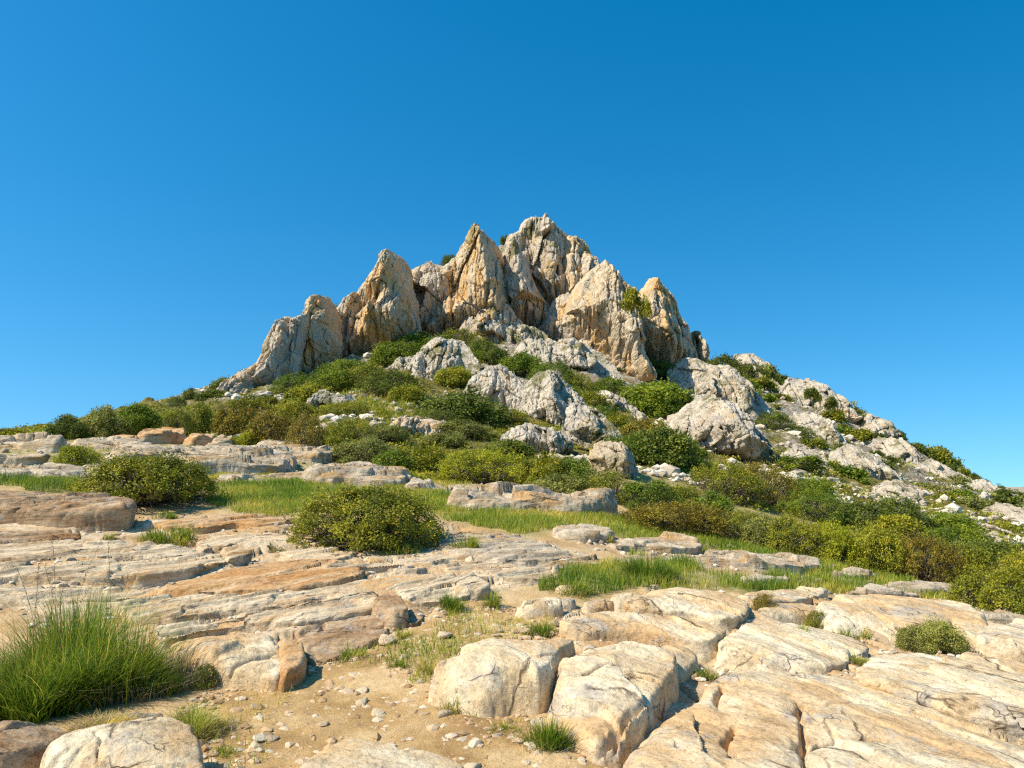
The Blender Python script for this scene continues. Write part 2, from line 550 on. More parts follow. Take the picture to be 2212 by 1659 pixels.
_turf = _t.ramp(_t.noise(_v, 2.6, 10, 0.7), [(0.30, (0.16, 0.15, 0.04)), (0.48, (0.28, 0.25, 0.08)), (0.66, (0.46, 0.36, 0.18))])
_ar = _t.n('ShaderNodeAttribute', attribute_name='rock').outputs['Fac']
_at = _t.n('ShaderNodeAttribute', attribute_name='turf').outputs['Fac']
_col = _t.mix(_at, _t.mix(_ar, _soil, _rock), _turf)
M_GROUND = _t.out(_col, 0.95, [(_t.noise(_v, 7, 10, 0.7), 0.03, 0.7), (_t.noise(_v, 60, 6, 0.7), 0.008, 0.9), (_peb, 0.012, 0.9)], 0.1)

_t = NT('scree_and_scrub')
_v = _t.vec((1, 1, 1), world=True, rnd=False)
_vo = _t.n('ShaderNodeTexVoronoi', i_Scale=1.3, i_Randomness=1.0)
_w = _t.n('ShaderNodeTexNoise', i_Scale=1.2, i_Detail=4.0)
_t.l(_v, _w.inputs['Vector'])
_ad = _t.n('ShaderNodeVectorMath', operation='ADD')
_t.l(_v, _ad.inputs[0])
_t.l(_w.outputs['Color'], _ad.inputs[1])
_t.l(_ad.outputs[0], _vo.inputs['Vector'])
_st = _t.ramp(_t.noise(_v, 1.1, 12, 0.75), [(0.30, (0.34, 0.28, 0.19)), (0.48, (0.56, 0.48, 0.36)), (0.68, (0.72, 0.64, 0.50))])
_st = _t.mix(_t.ramp(_t.noise(_v, 0.22, 6, 0.6), [(0.52, 0.0), (0.66, 0.7)]), _st, (0.52, 0.36, 0.20))
_st = _t.mix(0.6, _st, _t.ramp(_vo.outputs['Distance'], [(0.25, 1.1), (0.65, 0.45)]), 'MULTIPLY')
_vg = _t.ramp(_t.noise(_v, 0.9, 10, 0.7), [(0.32, (0.09, 0.09, 0.02)), (0.47, (0.20, 0.18, 0.035)), (0.64, (0.42, 0.33, 0.12))])
_mk = _t.math('ADD', _t.noise(_v, 0.28, 10, 0.72), _t.math('MULTIPLY', _t.n('ShaderNodeAttribute', attribute_name='veg').outputs['Fac'], 0.25))
_col = _t.mix(_t.ramp(_mk, [(0.50, 0.0), (0.58, 1.0)]), _st, _vg)
M_HILL = _t.out(_col, 0.95, [(_t.noise(_v, 1.2, 12, 0.75), 0.9, 0.9), (_vo.outputs['Distance'], -0.35, 0.7)], 0.1)

# ------------------------------------------------------------------ the setting
GRASS_POLYS = [  # meadow strips (picture outlines), density per m2, blade height, straw 0..1
    ("440,1030 560,1020 700,1050 800,1060 900,1045 940,1065 1060,1090 1180,1100 1300,1115 1400,1125 1500,1150 1600,1180 1750,1215 1900,1240 2000,1262 2060,1300 1960,1280 1800,1250 1640,1215 1500,1190 1380,1165 1220,1135 1150,1165 1050,1140 950,1120 860,1075 700,1070 620,1120 470,1100 450,1060", 2200, .13, .50),
    ("1170,1270 1200,1240 1300,1215 1400,1200 1500,1230 1600,1255 1700,1270 1800,1265 1990,1290 1760,1280 1640,1290 1560,1275 1400,1268 1320,1280 1240,1290", 2200, .16, .46),
    ("0,1030 80,1020 170,1030 190,1060 120,1068 0,1052 -80,1050 -80,1030", 1800, .17, .35),
    ("1640,1250 1740,1230 1900,1255 2010,1285 1900,1280 1760,1262", 900, .14, .55),
    ("900,1300 1000,1285 1100,1300 1110,1320 1000,1330 930,1325", 260, .10, .55),
    ("2110,1320 2212,1325 2260,1345 2212,1350 2120,1335", 500, .10, .5),
    ("860,1020 960,1040 1040,1045 1000,1055 900,1052", 700, .13, .5),
    ("700,1440 860,1385 960,1330 1100,1320 1210,1340 1120,1375 1020,1390 940,1440 900,1500 820,1460 760,1450", 2600, .085, .66),
    ("470,1530 560,1500 640,1510 560,1560 520,1640 470,1700 430,1620", 1000, .10, .62),
    ("930,1530 1060,1560 1180,1565 1260,1630 1180,1640 1040,1590", 2200, .085, .58),
    ("720,860 850,855 930,880 900,915 780,905 690,890", 90, .35, .65),
]
ROCK_POLYS = [
    "-80,1120 280,1115 430,1110 640,1110 640,1160 960,1130 1120,1160 1290,1200 1180,1240 1060,1290 900,1340 660,1440 340,1400 -80,1310",
    "1180,1320 1480,1265 1620,1290 1780,1275 2130,1320 2300,1360 2300,1760 1330,1760 1170,1560 1240,1400",
    "-80,940 300,925 600,940 760,990 890,1040 690,1050 430,1020 200,1030 -80,1040",
    "900,1050 1100,1040 1360,1110 1200,1110",
    "1180,1130 1340,1150 1540,1170 1800,1225 2000,1290 1800,1270 1600,1240 1400,1200 1280,1190",
]
PATH_POLY = "430,1760 440,1690 440,1610 470,1530 520,1490 620,1500 690,1450 800,1400 880,1360 920,1330 960,1310 1060,1305 1110,1330 1200,1330 1210,1350 1130,1380 1040,1390 970,1430 930,1480 930,1520 1040,1555 1120,1545 1180,1560 1290,1640 1350,1660 1320,1760"


def wpoly(s):
    return hit(*pts(s).T)[:, :2]


def mask_of(polys, x, y, soft=0.25):
    m = np.zeros(x.shape)
    for s in polys:
        P = wpoly(s)
        lo, hi = P.min(0) - 1, P.max(0) + 1
        sel = (x > lo[0]) & (x < hi[0]) & (y > lo[1]) & (y < hi[1])
        if sel.any():
            d = poly_sdf(P, x[sel], y[sel])
            d = d + 0.18 * fbm(x[sel] * 2.2, y[sel] * 2.2, 4.0, 4)
            m[sel] = np.maximum(m[sel], sstep(-soft, soft, d))
    return m


def mask_table(polys):
    pxs = np.linspace(-300, 1324, 620)
    lg = np.linspace(math.log(2.5), math.log(36), 460)
    D = np.exp(lg)[None, :] + 0 * pxs[:, None]
    X = (pxs[:, None] - 512) / F * D
    return mask_of(polys, X, D), lg[0], lg[-1]


_tabs = {'left': mask_table([ROCK_POLYS[0], ROCK_POLYS[2], ROCK_POLYS[3], ROCK_POLYS[4]]), 'right': mask_table([ROCK_POLYS[1]])}
MASKS.update(_tabs)


def terrain():
    az = np.concatenate([np.radians(np.linspace(-180, -44, 40)[:-1]), np.radians(np.linspace(-44, 44, 900)), np.radians(np.linspace(44, 180, 40)[1:])])
    Rn = np.exp(np.linspace(math.log(0.6), math.log(30), 820))
    Rf = np.concatenate([np.exp(np.linspace(math.log(30), math.log(175), 380)), np.array([185, 200, 220, 260, 330, 450, 700, 1200, 3000.])])
    for nm, R, mat in (('ground', Rn, M_GROUND), ('hillside', Rf, M_HILL)):
        X = np.sin(az)[:, None] * R[None, :]
        Y = np.cos(az)[:, None] * R[None, :]
        Z = gz(X, Y)
        v = np.stack([X, Y, Z], -1).reshape(-1, 3)
        f = grid_faces(len(az), len(R))[:, ::-1]
        if nm == 'ground':
            at = {'rock': np.maximum(look('left', X, Y), look('right', X, Y)).ravel(), 'turf': mask_of([g[0] for g in GRASS_POLYS[:4]], X, Y, .35).ravel()}
            at['turf'] = np.maximum(at['turf'], np.maximum(sstep(15, 22, np.hypot(X, Y)), sstep(.68, .85, np.abs(X) / np.maximum(Y, .1))).ravel() * 0.8)
        else:
            at = {'veg': (fbm(X * .06, Y * .05, 21.0, 3) * 0.9 + 0.9 * sstep(80, 40, np.hypot(X, Y)) + 0.25 * sstep(6, -20, X) - .10 * sstep(4, 26, X) + 0.05).ravel()}
        me = mesh_np(nm, v, f, mat, True, point_attr=at)
        link(nm, me, kind='structure')


def flip_check():
    pass


terrain()

# path: a sandy sheet lying 4 mm above the ground
_t = NT('sandy_path_soil')
_v = _t.vec((1, 1, 1), world=True, rnd=False)
_c = _t.ramp(_t.noise(_v, 1.6, 10, 0.65), [(0.30, (0.28, 0.165, 0.065)), (0.48, (0.47, 0.305, 0.13)), (0.66, (0.64, 0.46, 0.24))])
_c = _t.mix(0.9, _c, _t.ramp(_t.noise(_v, 70, 8, 0.75), [(0.32, 0.5), (0.48, 1.0), (0.68, 1.35)]), 'MULTIPLY')
M_PATH = _t.out(_c, 0.95, [(_t.noise(_v, 9, 10, 0.7), 0.03, 0.7), (_t.noise(_v, 75, 6, 0.75), 0.009, 0.9)], 0.1)


def path():
    P = chaikin(wpoly(PATH_POLY), 2)
    lo, hi = P.min(0) - .2, P.max(0) + .2
    r = 0.022
    xs, ys = np.arange(lo[0], hi[0], r), np.arange(lo[1], hi[1], r)
    X, Y = np.meshgrid(xs, ys, indexing='ij')
    d = poly_sdf(P, X, Y) + 0.12 * fbm(X * 3, Y * 3, 2, 4)
    Z = gz(X, Y) + 0.004 + 0.012 * fbm(X * 9, Y * 9, 1, 3) * sstep(0, .2, d) + 0.012 * sstep(0, .1, d)
    f = grid_faces(len(xs), len(ys))
    f = f[(d.ravel()[f] > 0).all(1)]
    v, f = compact(np.stack([X, Y, Z], -1).reshape(-1, 3), f)
    link('path', mesh_np('path', v, f, M_PATH), kind='structure')


path()

# ------------------------------------------------------------------ slabs and ledges lying on the ground
FOOT = []


HK = 0.5


def slab(name, label, outline, H, mat, edge=None, level=0.0, phi=0.42, strata=0.0, sfreq=3.0, facet=0.02, rough=1.0, over=0.0,
         cracks=(), cat='rock', group=None, dome=0.0, lift=(0.05, 0.9), tilt=0.0, cw=0.018, hk=None, grow=0.0):
    HK = hk or (.4 if group and group.startswith('low pale') else .30 if name == 'rock_ledge' else .52 if mat is M_PALE else .5)
    grow = grow or (.045 if name == 'rock_slab' else .03 if name == 'rock_ledge' else 0)
    sd = seed_of(label)
    o = pts(outline)
    yc = (o[:, 1].min() + o[:, 1].max()) / 2
    yr = max(o[:, 1].max() - o[:, 1].min(), 1)
    w = np.clip(0.5 - (o[:, 1] - yc) / yr, 0, 1)
    W = hit(o[:, 0], o[:, 1], HK * H * (lift[0] + (lift[1] - lift[0]) * w))[:, :2]
    c = W.mean(0)
    D = float(np.hypot(*c))
    P = chaikin(W, 2, 0.2)
    size = P.max(0) - P.min(0)
    r = max(D / F * 1.35, math.sqrt(size[0] * size[1]) / 330)
    H = min(H * HK, (1.1 if HK > .9 else 0.42) * min(size))
    edge = edge * HK ** .7 if edge else H * 0.8
    edge = min(edge, 0.45 * min(size))
    lo, hi = P.min(0) - 6 * r - .06, P.max(0) + 6 * r + .06
    xs, ys = np.arange(lo[0], hi[0], r), np.arange(lo[1], hi[1], r)
    X, Y = np.meshgrid(xs, ys, indexing='ij')
    k = 0.07 * min(1.0, min(size)) * rough
    wx = X + k * fbm(X * 2.2, Y * 2.2, sd * .37, 5, .55)
    wy = Y + k * fbm(X * 2.2, Y * 2.2, sd * .37 + 50, 5, .55)
    d = poly_sdf(P, wx, wy) + grow
    FOOT.append(P)
    ca, sa = cos(phi), sin(phi)
    A = (X - c[0]) * ca + (Y - c[1]) * sa
    B = -(X - c[0]) * sa + (Y - c[1]) * ca
    if True:
        gx0, gy0 = np.gradient(poly_sdf(P, X, Y), r)
        edge = edge * (1.25 - .85 * sstep(0.1, .9, -gx0)) * (1 + (1.5 if mat is M_SLAB else 1.6 if name == 'rock_ledge' else 0.8 if mat is M_PALE else 0) * sstep(.3, .9, gy0))
    if mat is M_SLAB:
        edge = edge * (.62 + .5 * sstep(-.2, .5, fbm(X * 1.6, Y * 1.6, sd + 77, 2)))
    s = np.clip(d / edge, 0, 1)
    prof = np.power(1 - np.power(1 - s, 2.4), 1 / 2.0)
    dm = d.max()
    g = gbase(X, Y)
    gc = float(gbase(c[0], c[1]))
    base = g * (1 - level) + level * (gc + tilt * B)
    h = H * prof * (1 + dome * (np.clip(d / dm, 0, 1) ** 0.8 - .5))
    ins = sstep(0, edge * 0.6, d)
    # broken facets, bedding steps, lumps
    f1, f2, idx, du, dv = vor2((A + .12 * fbm(X * 3, Y * 3, sd, 3)) * 0.9 + sd, (B + .1 * fbm(X * 3, Y * 3, sd + 9, 3)) * 1.9, sd)
    rr = RND[idx]
    h = h + facet * ins * (1.9 * (rr[..., 2] - .5) + 2.8 * (rr[..., 3] - .5) * dv + 1.8 * (rr[..., 0] - .5) * du)
    crk = sstep(0.05, 0.0, f2 - f1) * sstep(0.35, .6, rr[..., 1])
    h = h - 0.9 * facet * crk * ins
    if strata:
        q = B * sfreq + 0.55 * fbm(A * .7 + sd, B * 1.2, 3, 4)
        fr = q - np.floor(q)
        hh = RND[(np.floor(q).astype(int) * 37 + sd) & 255][..., 0]
        fr = np.where(fr > .9, (1 - fr) * 9, fr)
        h = h - strata * ins * fr * (0.4 + 1.2 * hh)
        h = h + strata * .5 * ins * fbm(A * 1.2, B * 9, sd + 4, 4, .6)
    h = h + 0.035 * rough * ins * fbm(X * 1.3, Y * 1.3, sd * .7, 2) * min(1, H / .2)
    for L in cracks:
        lw = hit(*pts(L).T, H * .8)[:, :2]
        ld = line_dist(lw, X + .05 * fbm(X * 5, Y * 5, sd, 3), Y + .05 * fbm(X * 5, Y * 5, sd + 5, 3))
        h = h - 0.085 * np.exp(-(ld / cw) ** 2) * sstep(0, .05, d) - 0.02 * np.exp(-(ld / .09) ** 2)
    Z = np.where(d > 0, base + h, np.minimum(base, g) + 0.0)
    Z = Z - 0.35 * sstep(0, 4 * r + .03, -d)
    Pn = np.stack([X, Y, Z], -1)
    if over:
        gx, gy = np.gradient(d, r)
        up = sstep(0.15, .95, prof) * sstep(edge * 1.4, 0, d)
        Pn[..., 0] -= over * gx * up
        Pn[..., 1] -= over * gy * up
    n = grid_normals(Pn)
    ro = (0.013 if mat is M_SLAB else 0.022) * rough
    edge_k = 1
    q3 = (Pn[..., 2] * 11 + 0.5 * A)
    dis = ro * fbm(A * 3 + sd, B * 5, Pn[..., 2] * 9, 4, .58) + ro * .45 * fbm(X * 14, Y * 14, Pn[..., 2] * 16, 3, .6, True) - ro * .4
    dis = dis + ro * 0.8 * (1 - np.abs(n[..., 2])) * fbm(A * 1.2, q3, sd, 3)
    Pn = Pn + n * dis[..., None]
    f = grid_faces(len(xs), len(ys))
    f = f[(d.ravel()[f] > -5 * r - .03).all(1)]
    v, f = compact(Pn.reshape(-1, 3), f)
    org = np.array([c[0], c[1], gc])
    return link(name, mesh_np(name, v - org, f, mat), None, org, label, cat, group)


exec_slabs = []
R_ = slab
# --- foreground right
R_('rock_slab', 'huge cream slab with orange stains filling the bottom right corner of the photo', "1350,1640 1440,1560 1500,1510 1550,1445 1600,1432 1700,1450 1840,1500 1960,1560 2100,1640 2212,1700 2250,1790 1320,1790", .30, M_SLAB, .35, .25, -1.0, .012, 2.2, .022, .9,
   cracks=["1745,1659 1730,1610 1735,1570 1725,1520", "1585,1560 1570,1600 1585,1630", "1720,1620 1800,1605 1900,1600", "1560,1470 1545,1500 1560,1520"], tilt=.1, dome=.25)
R_('rock_slab', 'wide cream block split by thin cracks, between the path boulder and the huge corner slab', "1270,1385 1340,1365 1400,1382 1445,1420 1450,1475 1430,1510 1400,1540 1370,1600 1330,1640 1290,1640 1185,1560 1200,1490 1215,1430", .34, M_SLAB, .17, .3, -.8, .012, 2, .05, 1.0, hk=.62,
   cracks=["1260,1480 1300,1470 1360,1476", "1260,1590 1330,1570 1340,1620", "1330,1570 1400,1530", "1200,1425 1330,1425 1420,1440"], dome=.25, tilt=.1)
R_('rock_slab', 'rounded grey-edged knob of rock above the dark crevice in the cream slabs', "1425,1385 1485,1395 1498,1425 1480,1455 1462,1478 1440,1468 1425,1430", .27, M_SLAB, .16, .2, .2, 0, 1, .02, 1.0, dome=.4)
R_('boulder', 'smooth cream boulder with a shaded brown right face beside the sandy path', "925,1505 928,1485 960,1465 940,1450 980,1418 1050,1388 1130,1382 1235,1375 1248,1388 1210,1440 1198,1510 1168,1545 1110,1535 1050,1552 1000,1540", .40, M_SLAB, .17, .3, .2, .012, 2, .05, 1.0, hk=.62,
   cracks=["1030,1515 1090,1495 1160,1490", "1120,1425 1160,1450"], dome=.255)
R_('boulder', 'flat-topped yellowish boulder at the bottom edge of the sandy path', "590,1790 625,1680 660,1630 700,1598 760,1574 830,1584 900,1602 960,1630 1015,1665 1040,1790", .26, M_SLAB, .28, .2, .3, .006, 2, .015, .8, cracks=["830,1585 850,1600 870,1615"], dome=.25)
R_('rock_slab', 'stepped pale slab with an orange lower lip above the huge corner slab', "1560,1400 1580,1362 1650,1332 1740,1340 1830,1375 1870,1402 1815,1440 1770,1462 1700,1445 1600,1425", .22, M_SLAB, .13, .25, -1.0, .02, 2.5, .025, 1, cracks=["1570,1390 1680,1420 1790,1455"], dome=.3, over=.03)
R_('rock_slab', 'long pale slab overhanging a dark brown gap at the right edge of the photo', "1870,1440 1900,1402 1990,1398 2100,1440 2212,1490 2290,1520 2290,1625 2180,1590 2080,1562 2010,1520 1950,1502 1885,1475", .34, M_SLAB, .13, .35, -1.0, .03, 2.4, .03, 1.0, over=.09, dome=.3)
R_('rock_slab', 'low cream strip of rock between the corner slab and the overhanging slab', "1690,1462 1800,1447 1880,1482 1990,1532 2100,1585 2290,1650 2290,1710 2100,1642 1960,1558 1830,1500", .17, M_SLAB, .12, .1, -1.0, .02, 2.4, .022, 1.0, cracks=["1800,1500 1900,1545 2000,1590"])
R_('rock_slab', 'broad whale-backed pale rock with a dark notch, under the meadow on the right', "1752,1312 1790,1282 1860,1275 1980,1290 2080,1312 2132,1352 2120,1402 2080,1396 1950,1375 1880,1352 1800,1342", .36, M_SLAB, .24, .2, -1.0, .012, 2, .03, 1.0, cracks=["1880,1320 1930,1345 1990,1362", "2060,1340 2050,1365"], dome=.35)
R_('rock_slab', 'orange-patched sloping rock at the right edge, above the small grey shrub', "2108,1402 2132,1352 2200,1342 2290,1350 2290,1425 2180,1420", .26, M_SLAB, .16, .2, -1.0, .01, 2, .03, 1.0)
R_('rock_slab', 'grey-streaked slab at the right edge just below the small grey shrub', "2070,1424 2120,1408 2212,1430 2290,1450 2290,1510 2212,1484 2140,1456", .2, M_SLAB, .12, .2, -1.0, .02, 2.2, .03, 1.0, over=.03)
# --- middle right cluster
R_('rock_slab', 'cream slab with a dark brown undercut corner below the green meadow clump', "1360,1298 1400,1274 1480,1266 1560,1280 1602,1302 1598,1345 1560,1360 1500,1332 1420,1322 1350,1315", .30, M_SLAB, .16, .3, -1.0, .015, 2.2, .025, 1.0, over=.06, dome=.3)
R_('rock_slab', 'cracked cream shelf in front of the undercut slab, beside the path head', "1215,1362 1260,1332 1340,1316 1430,1326 1530,1352 1560,1375 1520,1402 1450,1384 1350,1368 1240,1380", .24, M_SLAB, .14, .2, -1.0, .02, 2.5, .025, 1.0, cracks=["1270,1345 1380,1345 1500,1370"], over=.03)
R_('rock_slab', 'flat pale rock with rusty underside left of the whale-backed rock', "1590,1298 1660,1272 1740,1270 1785,1278 1720,1300 1650,1316", .16, M_SLAB, .1, .2, -.1, .015, 3, .02, 1.0, over=.03)
R_('rock_slab', 'small cream step of rock tucked below the rusty flat rock', "1640,1320 1700,1304 1760,1312 1770,1335 1700,1338 1650,1336", .13, M_SLAB, .08, .1, 0, .01, 3, .02, 1.0)
# --- left ledges
LG = 'bedded ledges stepping down to the path'
L_ = lambda lab, o, H, mat=M_LEDGE, **k: slab('rock_ledge', lab, o, H, mat, k.pop('edge', H * .32), k.pop('level', .2), k.pop('phi', .67), k.pop('strata', .04), k.pop('sfreq', 2.6), k.pop('facet', .035), k.pop('rough', 1.15), k.pop('over', .03), group=LG, **k)
L_('long grey-cream ledge starting at the left edge under the brown overhang', "-60,1172 0,1165 180,1158 300,1168 420,1180 455,1190 380,1203 290,1203 180,1207 60,1212 -60,1216", .24)
L_('second grey ledge from the left edge, with a dark brown broken front', "-60,1222 0,1216 180,1209 300,1205 450,1188 545,1186 520,1200 450,1218 410,1240 330,1256 240,1263 120,1256 -60,1252", .34, over=.05)
L_('smooth orange tongue of rock among the grey ledges', "330,1290 406,1263 536,1218 644,1201 725,1204 763,1218 787,1243 741,1260 644,1277 514,1288 416,1290", .24, M_ORANGE, strata=.015, facet=.02)
L_('low grey ledge half hidden behind the tall grass at left', "-60,1268 0,1265 120,1262 250,1266 400,1260 330,1288 200,1302 100,1302 -60,1298", .22)
L_('longest cream ledge running right from the tall grass under the orange tongue', "250,1312 400,1292 520,1291 650,1280 745,1262 800,1240 880,1217 983,1240 995,1252 930,1267 830,1268 788,1275 722,1300 648,1307 576,1320 460,1337 360,1352 290,1348", .34, over=.04, sfreq=4.5)
L_('lower cream ledge ending in an orange broken face over the path', "340,1358 460,1340 576,1326 651,1310 804,1275 812,1290 804,1316 758,1328 683,1346 641,1354 576,1354 500,1358 420,1372 345,1398", .36, over=.05, sfreq=4.5)
L_('brown crumbling rock face below the lower cream ledge', "641,1354 683,1346 758,1327 810,1318 834,1345 830,1362 780,1388 720,1422 672,1442 655,1405", .30, M_BROWN, edge=.28, facet=.06, over=0.0, level=.0)
L_('upright tan chunk of rock standing at the ledge end', "806,1290 830,1270 853,1298 873,1328 876,1348 842,1362 820,1350 806,1322", .44, M_BROWN, edge=.16, facet=.06, over=0, strata=0)
L_('small brown block right of the upright tan chunk', "874,1318 900,1314 908,1340 884,1354 872,1346", .2, M_BROWN, edge=.08, strata=0)
L_('stepped cream ledge right of the upright tan chunk', "862,1282 960,1264 1010,1242 1045,1258 1035,1284 970,1312 900,1314 870,1302", .34, over=.04)
L_('dark-faced block beside the round grass tuft', "1000,1252 1036,1254 1056,1290 1024,1303 985,1294", .3, facet=.06, edge=.1)
L_('cream sheet of rock behind the ledges, below the central bush', "850,1208 950,1187 1060,1204 1090,1215 1040,1234 1000,1246 960,1228 880,1218", .2)
L_('jagged rock lip with shaded cavities at the right end of the ledges', "1035,1224 1110,1215 1185,1220 1210,1240 1170,1256 1110,1258 1060,1244", .36, edge=.12, facet=.07)
L_('broad flat outcrop right of the central bush', "945,1150 965,1136 1030,1138 1110,1158 1200,1188 1240,1205 1195,1218 1130,1218 1060,1212 960,1200", .24, M_PALE, edge=.16)
L_('thin low ledge trailing right from the flat outcrop', "1190,1212 1240,1198 1300,1204 1290,1218 1240,1228 1195,1232", .16, M_PALE)
L_('slab with a shadowed lip left below the central bush', "602,1194 660,1183 750,1184 770,1192 740,1212 670,1217 640,1212", .2, over=.04)
L_('narrow ledge with two upright cracks below the central bush', "690,1222 760,1206 862,1204 872,1213 780,1228 700,1240", .2, over=.03)
L_('smooth cream slab left of the central bush', "425,1174 500,1153 576,1149 650,1155 712,1172 690,1187 600,1186 520,1184 450,1188", .2, M_LEDGE, strata=.015)
L_('orange-fronted ledge between the two near bushes', "330,1128 430,1118 500,1106 625,1108 640,1130 560,1138 500,1130 440,1144 360,1148", .24, M_ORANGE, over=.05)
L_('thick brown overhanging slab at the left edge, above the ledges', "-90,1058 0,1052 60,1064 140,1080 200,1076 252,1092 287,1116 270,1136 180,1142 80,1136 -90,1128", .55, M_BROWN, edge=.2, over=.1, hk=.7, strata=.05, sfreq=6, level=.25, facet=.03, cracks=["0,1096 100,1098 200,1100 280,1110"])
L_('brown layered slab at the left edge under the overhang', "-80,1140 20,1130 110,1138 180,1160 120,1168 20,1172 -80,1176", .26, M_BROWN, over=.03)
# --- boulders at the ledge end and bottom left
R_('boulder', 'pale boulder with a rusty front split by a crack, at the path edge', "348,1402 430,1372 500,1356 588,1350 602,1400 606,1480 592,1500 500,1474 425,1452", .46, M_SLAB, .14, .4, .3, .03, 4, .05, 1.0, over=.03, tilt=.1, cracks=["430,1450 520,1425 600,1405"], cw=.016)
R_('boulder', 'rusty end block with white scuffs, right of the split boulder', "594,1352 630,1370 655,1390 664,1450 642,1480 604,1507 600,1470", .42, M_ORANGE, .12, .3, .3, .02, 4, .05, 1.0, over=.02)
R_('boulder', 'brown rounded boulder cut by the bottom left corner', "-120,1600 0,1556 60,1547 140,1550 166,1568 160,1592 130,1622 80,1655 20,1700 -120,1760", .34, M_BROWN, .18, .25, .3, .02, 3, .03, 1.0, hk=.75, dome=.4)
R_('boulder', 'large cream boulder with a grey hollow at the bottom left', "60,1790 95,1640 180,1592 250,1572 340,1548 380,1556 418,1592 434,1650 440,1790", .42, M_SLAB, .13, .35, .35, .02, 3, .035, 1.0, over=.02, hk=.7, dome=.2, tilt=.15)
R_('boulder', 'small grey block half buried in the tall grass', "258,1520 272,1500 305,1488 340,1496 358,1530 352,1550 270,1552", .26, M_OUT, .08, .3, .3, .0, 3, .03, .8, hk=.95)
# --- upper left outcrops
UG = 'pale outcrops above the meadow'
U_ = lambda lab, o, H, mat=M_PALE, **k: slab('rock_outcrop', lab, o, H, mat, k.pop('edge', H * .6), k.pop('level', .1), k.pop('phi', .45), k.pop('strata', .08), k.pop('sfreq', 2.0), k.pop('facet', .11), k.pop('rough', 1.8), k.pop('over', .04), group=UG, **k)
U_('rounded outcrop with a dark overhang below the dark skyline shrubs', "545,958 590,946 650,950 705,970 735,992 690,1002 640,995 590,985", .55, over=.12)
U_('long cream outcrop ending in a grey rounded nose above the meadow', "330,995 400,978 480,966 560,970 630,985 645,1005 620,1020 540,1022 470,1018 400,1018", .6)
U_('flat cream outcrop in front of the orange boulders', "220,985 300,968 400,958 480,960 520,970 420,982 330,992 250,998", .42)
U_('cracked outcrop with a square grey block, right end of the upper meadow', "640,1030 700,1006 770,1000 850,1012 893,1032 880,1048 820,1052 760,1044 700,1046", .62)
U_('low stony sheet between meadow and outcrops on the left', "430,1036 520,1024 640,1024 700,1038 600,1040 500,1044", .16)
U_('pale outcrop at the left edge on the skyline', "-80,958 0,942 80,946 160,962 120,975 40,970 -80,972", .5)
U_('shaded ledge at the left edge under the skyline outcrop', "-80,985 0,974 70,980 110,996 40,1004 -80,1004", .5, over=.14)
U_('flat grey-pink outcrop left of the near left bush', "-80,1014 0,1006 100,1006 180,1012 200,1026 120,1036 0,1034 -80,1034", .3)
U_('stony shelf behind the small light green shrub', "150,958 230,948 320,952 300,966 220,972 160,970", .35)
for lab, o, H in (('largest orange boulder on the left skyline rocks', "290,948 305,930 345,926 395,934 405,948 350,956 300,958", .75),
                  ('angular orange boulder right of the largest one', "395,952 410,937 450,938 468,950 455,962 410,962", .6),
                  ('flat orange rock left of the largest orange boulder', "228,956 260,946 295,946 300,956 260,964", .35),
                  ('grey boulder at the right end of the orange boulders', "452,962 470,948 500,952 505,964 470,968", .4)):
    slab('boulder', lab, o, H, M_ORANGE if 'orange' in lab.split(' on')[0].split(' at')[0] else M_PALE, H * .4, .2, .1, 0, 2, .09, 1.5)
U_('long low outcrop beyond the meadow under the yellow-green bush', "950,1080 1000,1054 1100,1050 1200,1062 1280,1086 1345,1112 1260,1112 1180,1098 1060,1090", .55)
U_('small ledge left of the long low outcrop', "868,1058 900,1040 950,1038 985,1052 930,1062", .3)
J_ = lambda lab, o, H: slab('rock_outcrop', lab, o, H, M_PALE, H * .6, .1, -.2, .035, 3, .045, 1.3, .03, group='low pale rocks along the meadow')
J_('low dome of pale rock alone in the meadow, centre', "1180,1152 1220,1133 1280,1138 1335,1160 1300,1172 1240,1172", .34)
J_('flat layered rock in the meadow right of the low dome', "1320,1192 1360,1158 1440,1153 1500,1172 1525,1195 1440,1194 1380,1186", .36)
J_('white rock back rising from the grass right of the layered rock', "1498,1198 1560,1182 1640,1192 1720,1212 1785,1232 1700,1232 1600,1218", .32)
J_('pale stony sheet in front of the layered rock', "1310,1208 1380,1194 1480,1200 1500,1214 1400,1222", .16)
J_('small white rock by the right shrub belt', "1790,1238 1840,1226 1900,1240 1880,1252 1820,1250", .22)
J_('flat pale rock at the right end of the meadow', "1900,1262 1960,1254 2050,1268 2080,1285 2000,1284", .22)
J_('pair-topped pale rock in the right meadow', "1585,1258 1620,1244 1690,1248 1710,1262 1650,1270", .22)
J_('long white rock strip above the whale-backed rock', "1815,1278 1880,1266 1960,1278 1995,1294 1920,1292", .2)
J_('pale rock beyond the grey shrub at the right edge', "2100,1330 2150,1322 2230,1328 2290,1340 2212,1348", .2)

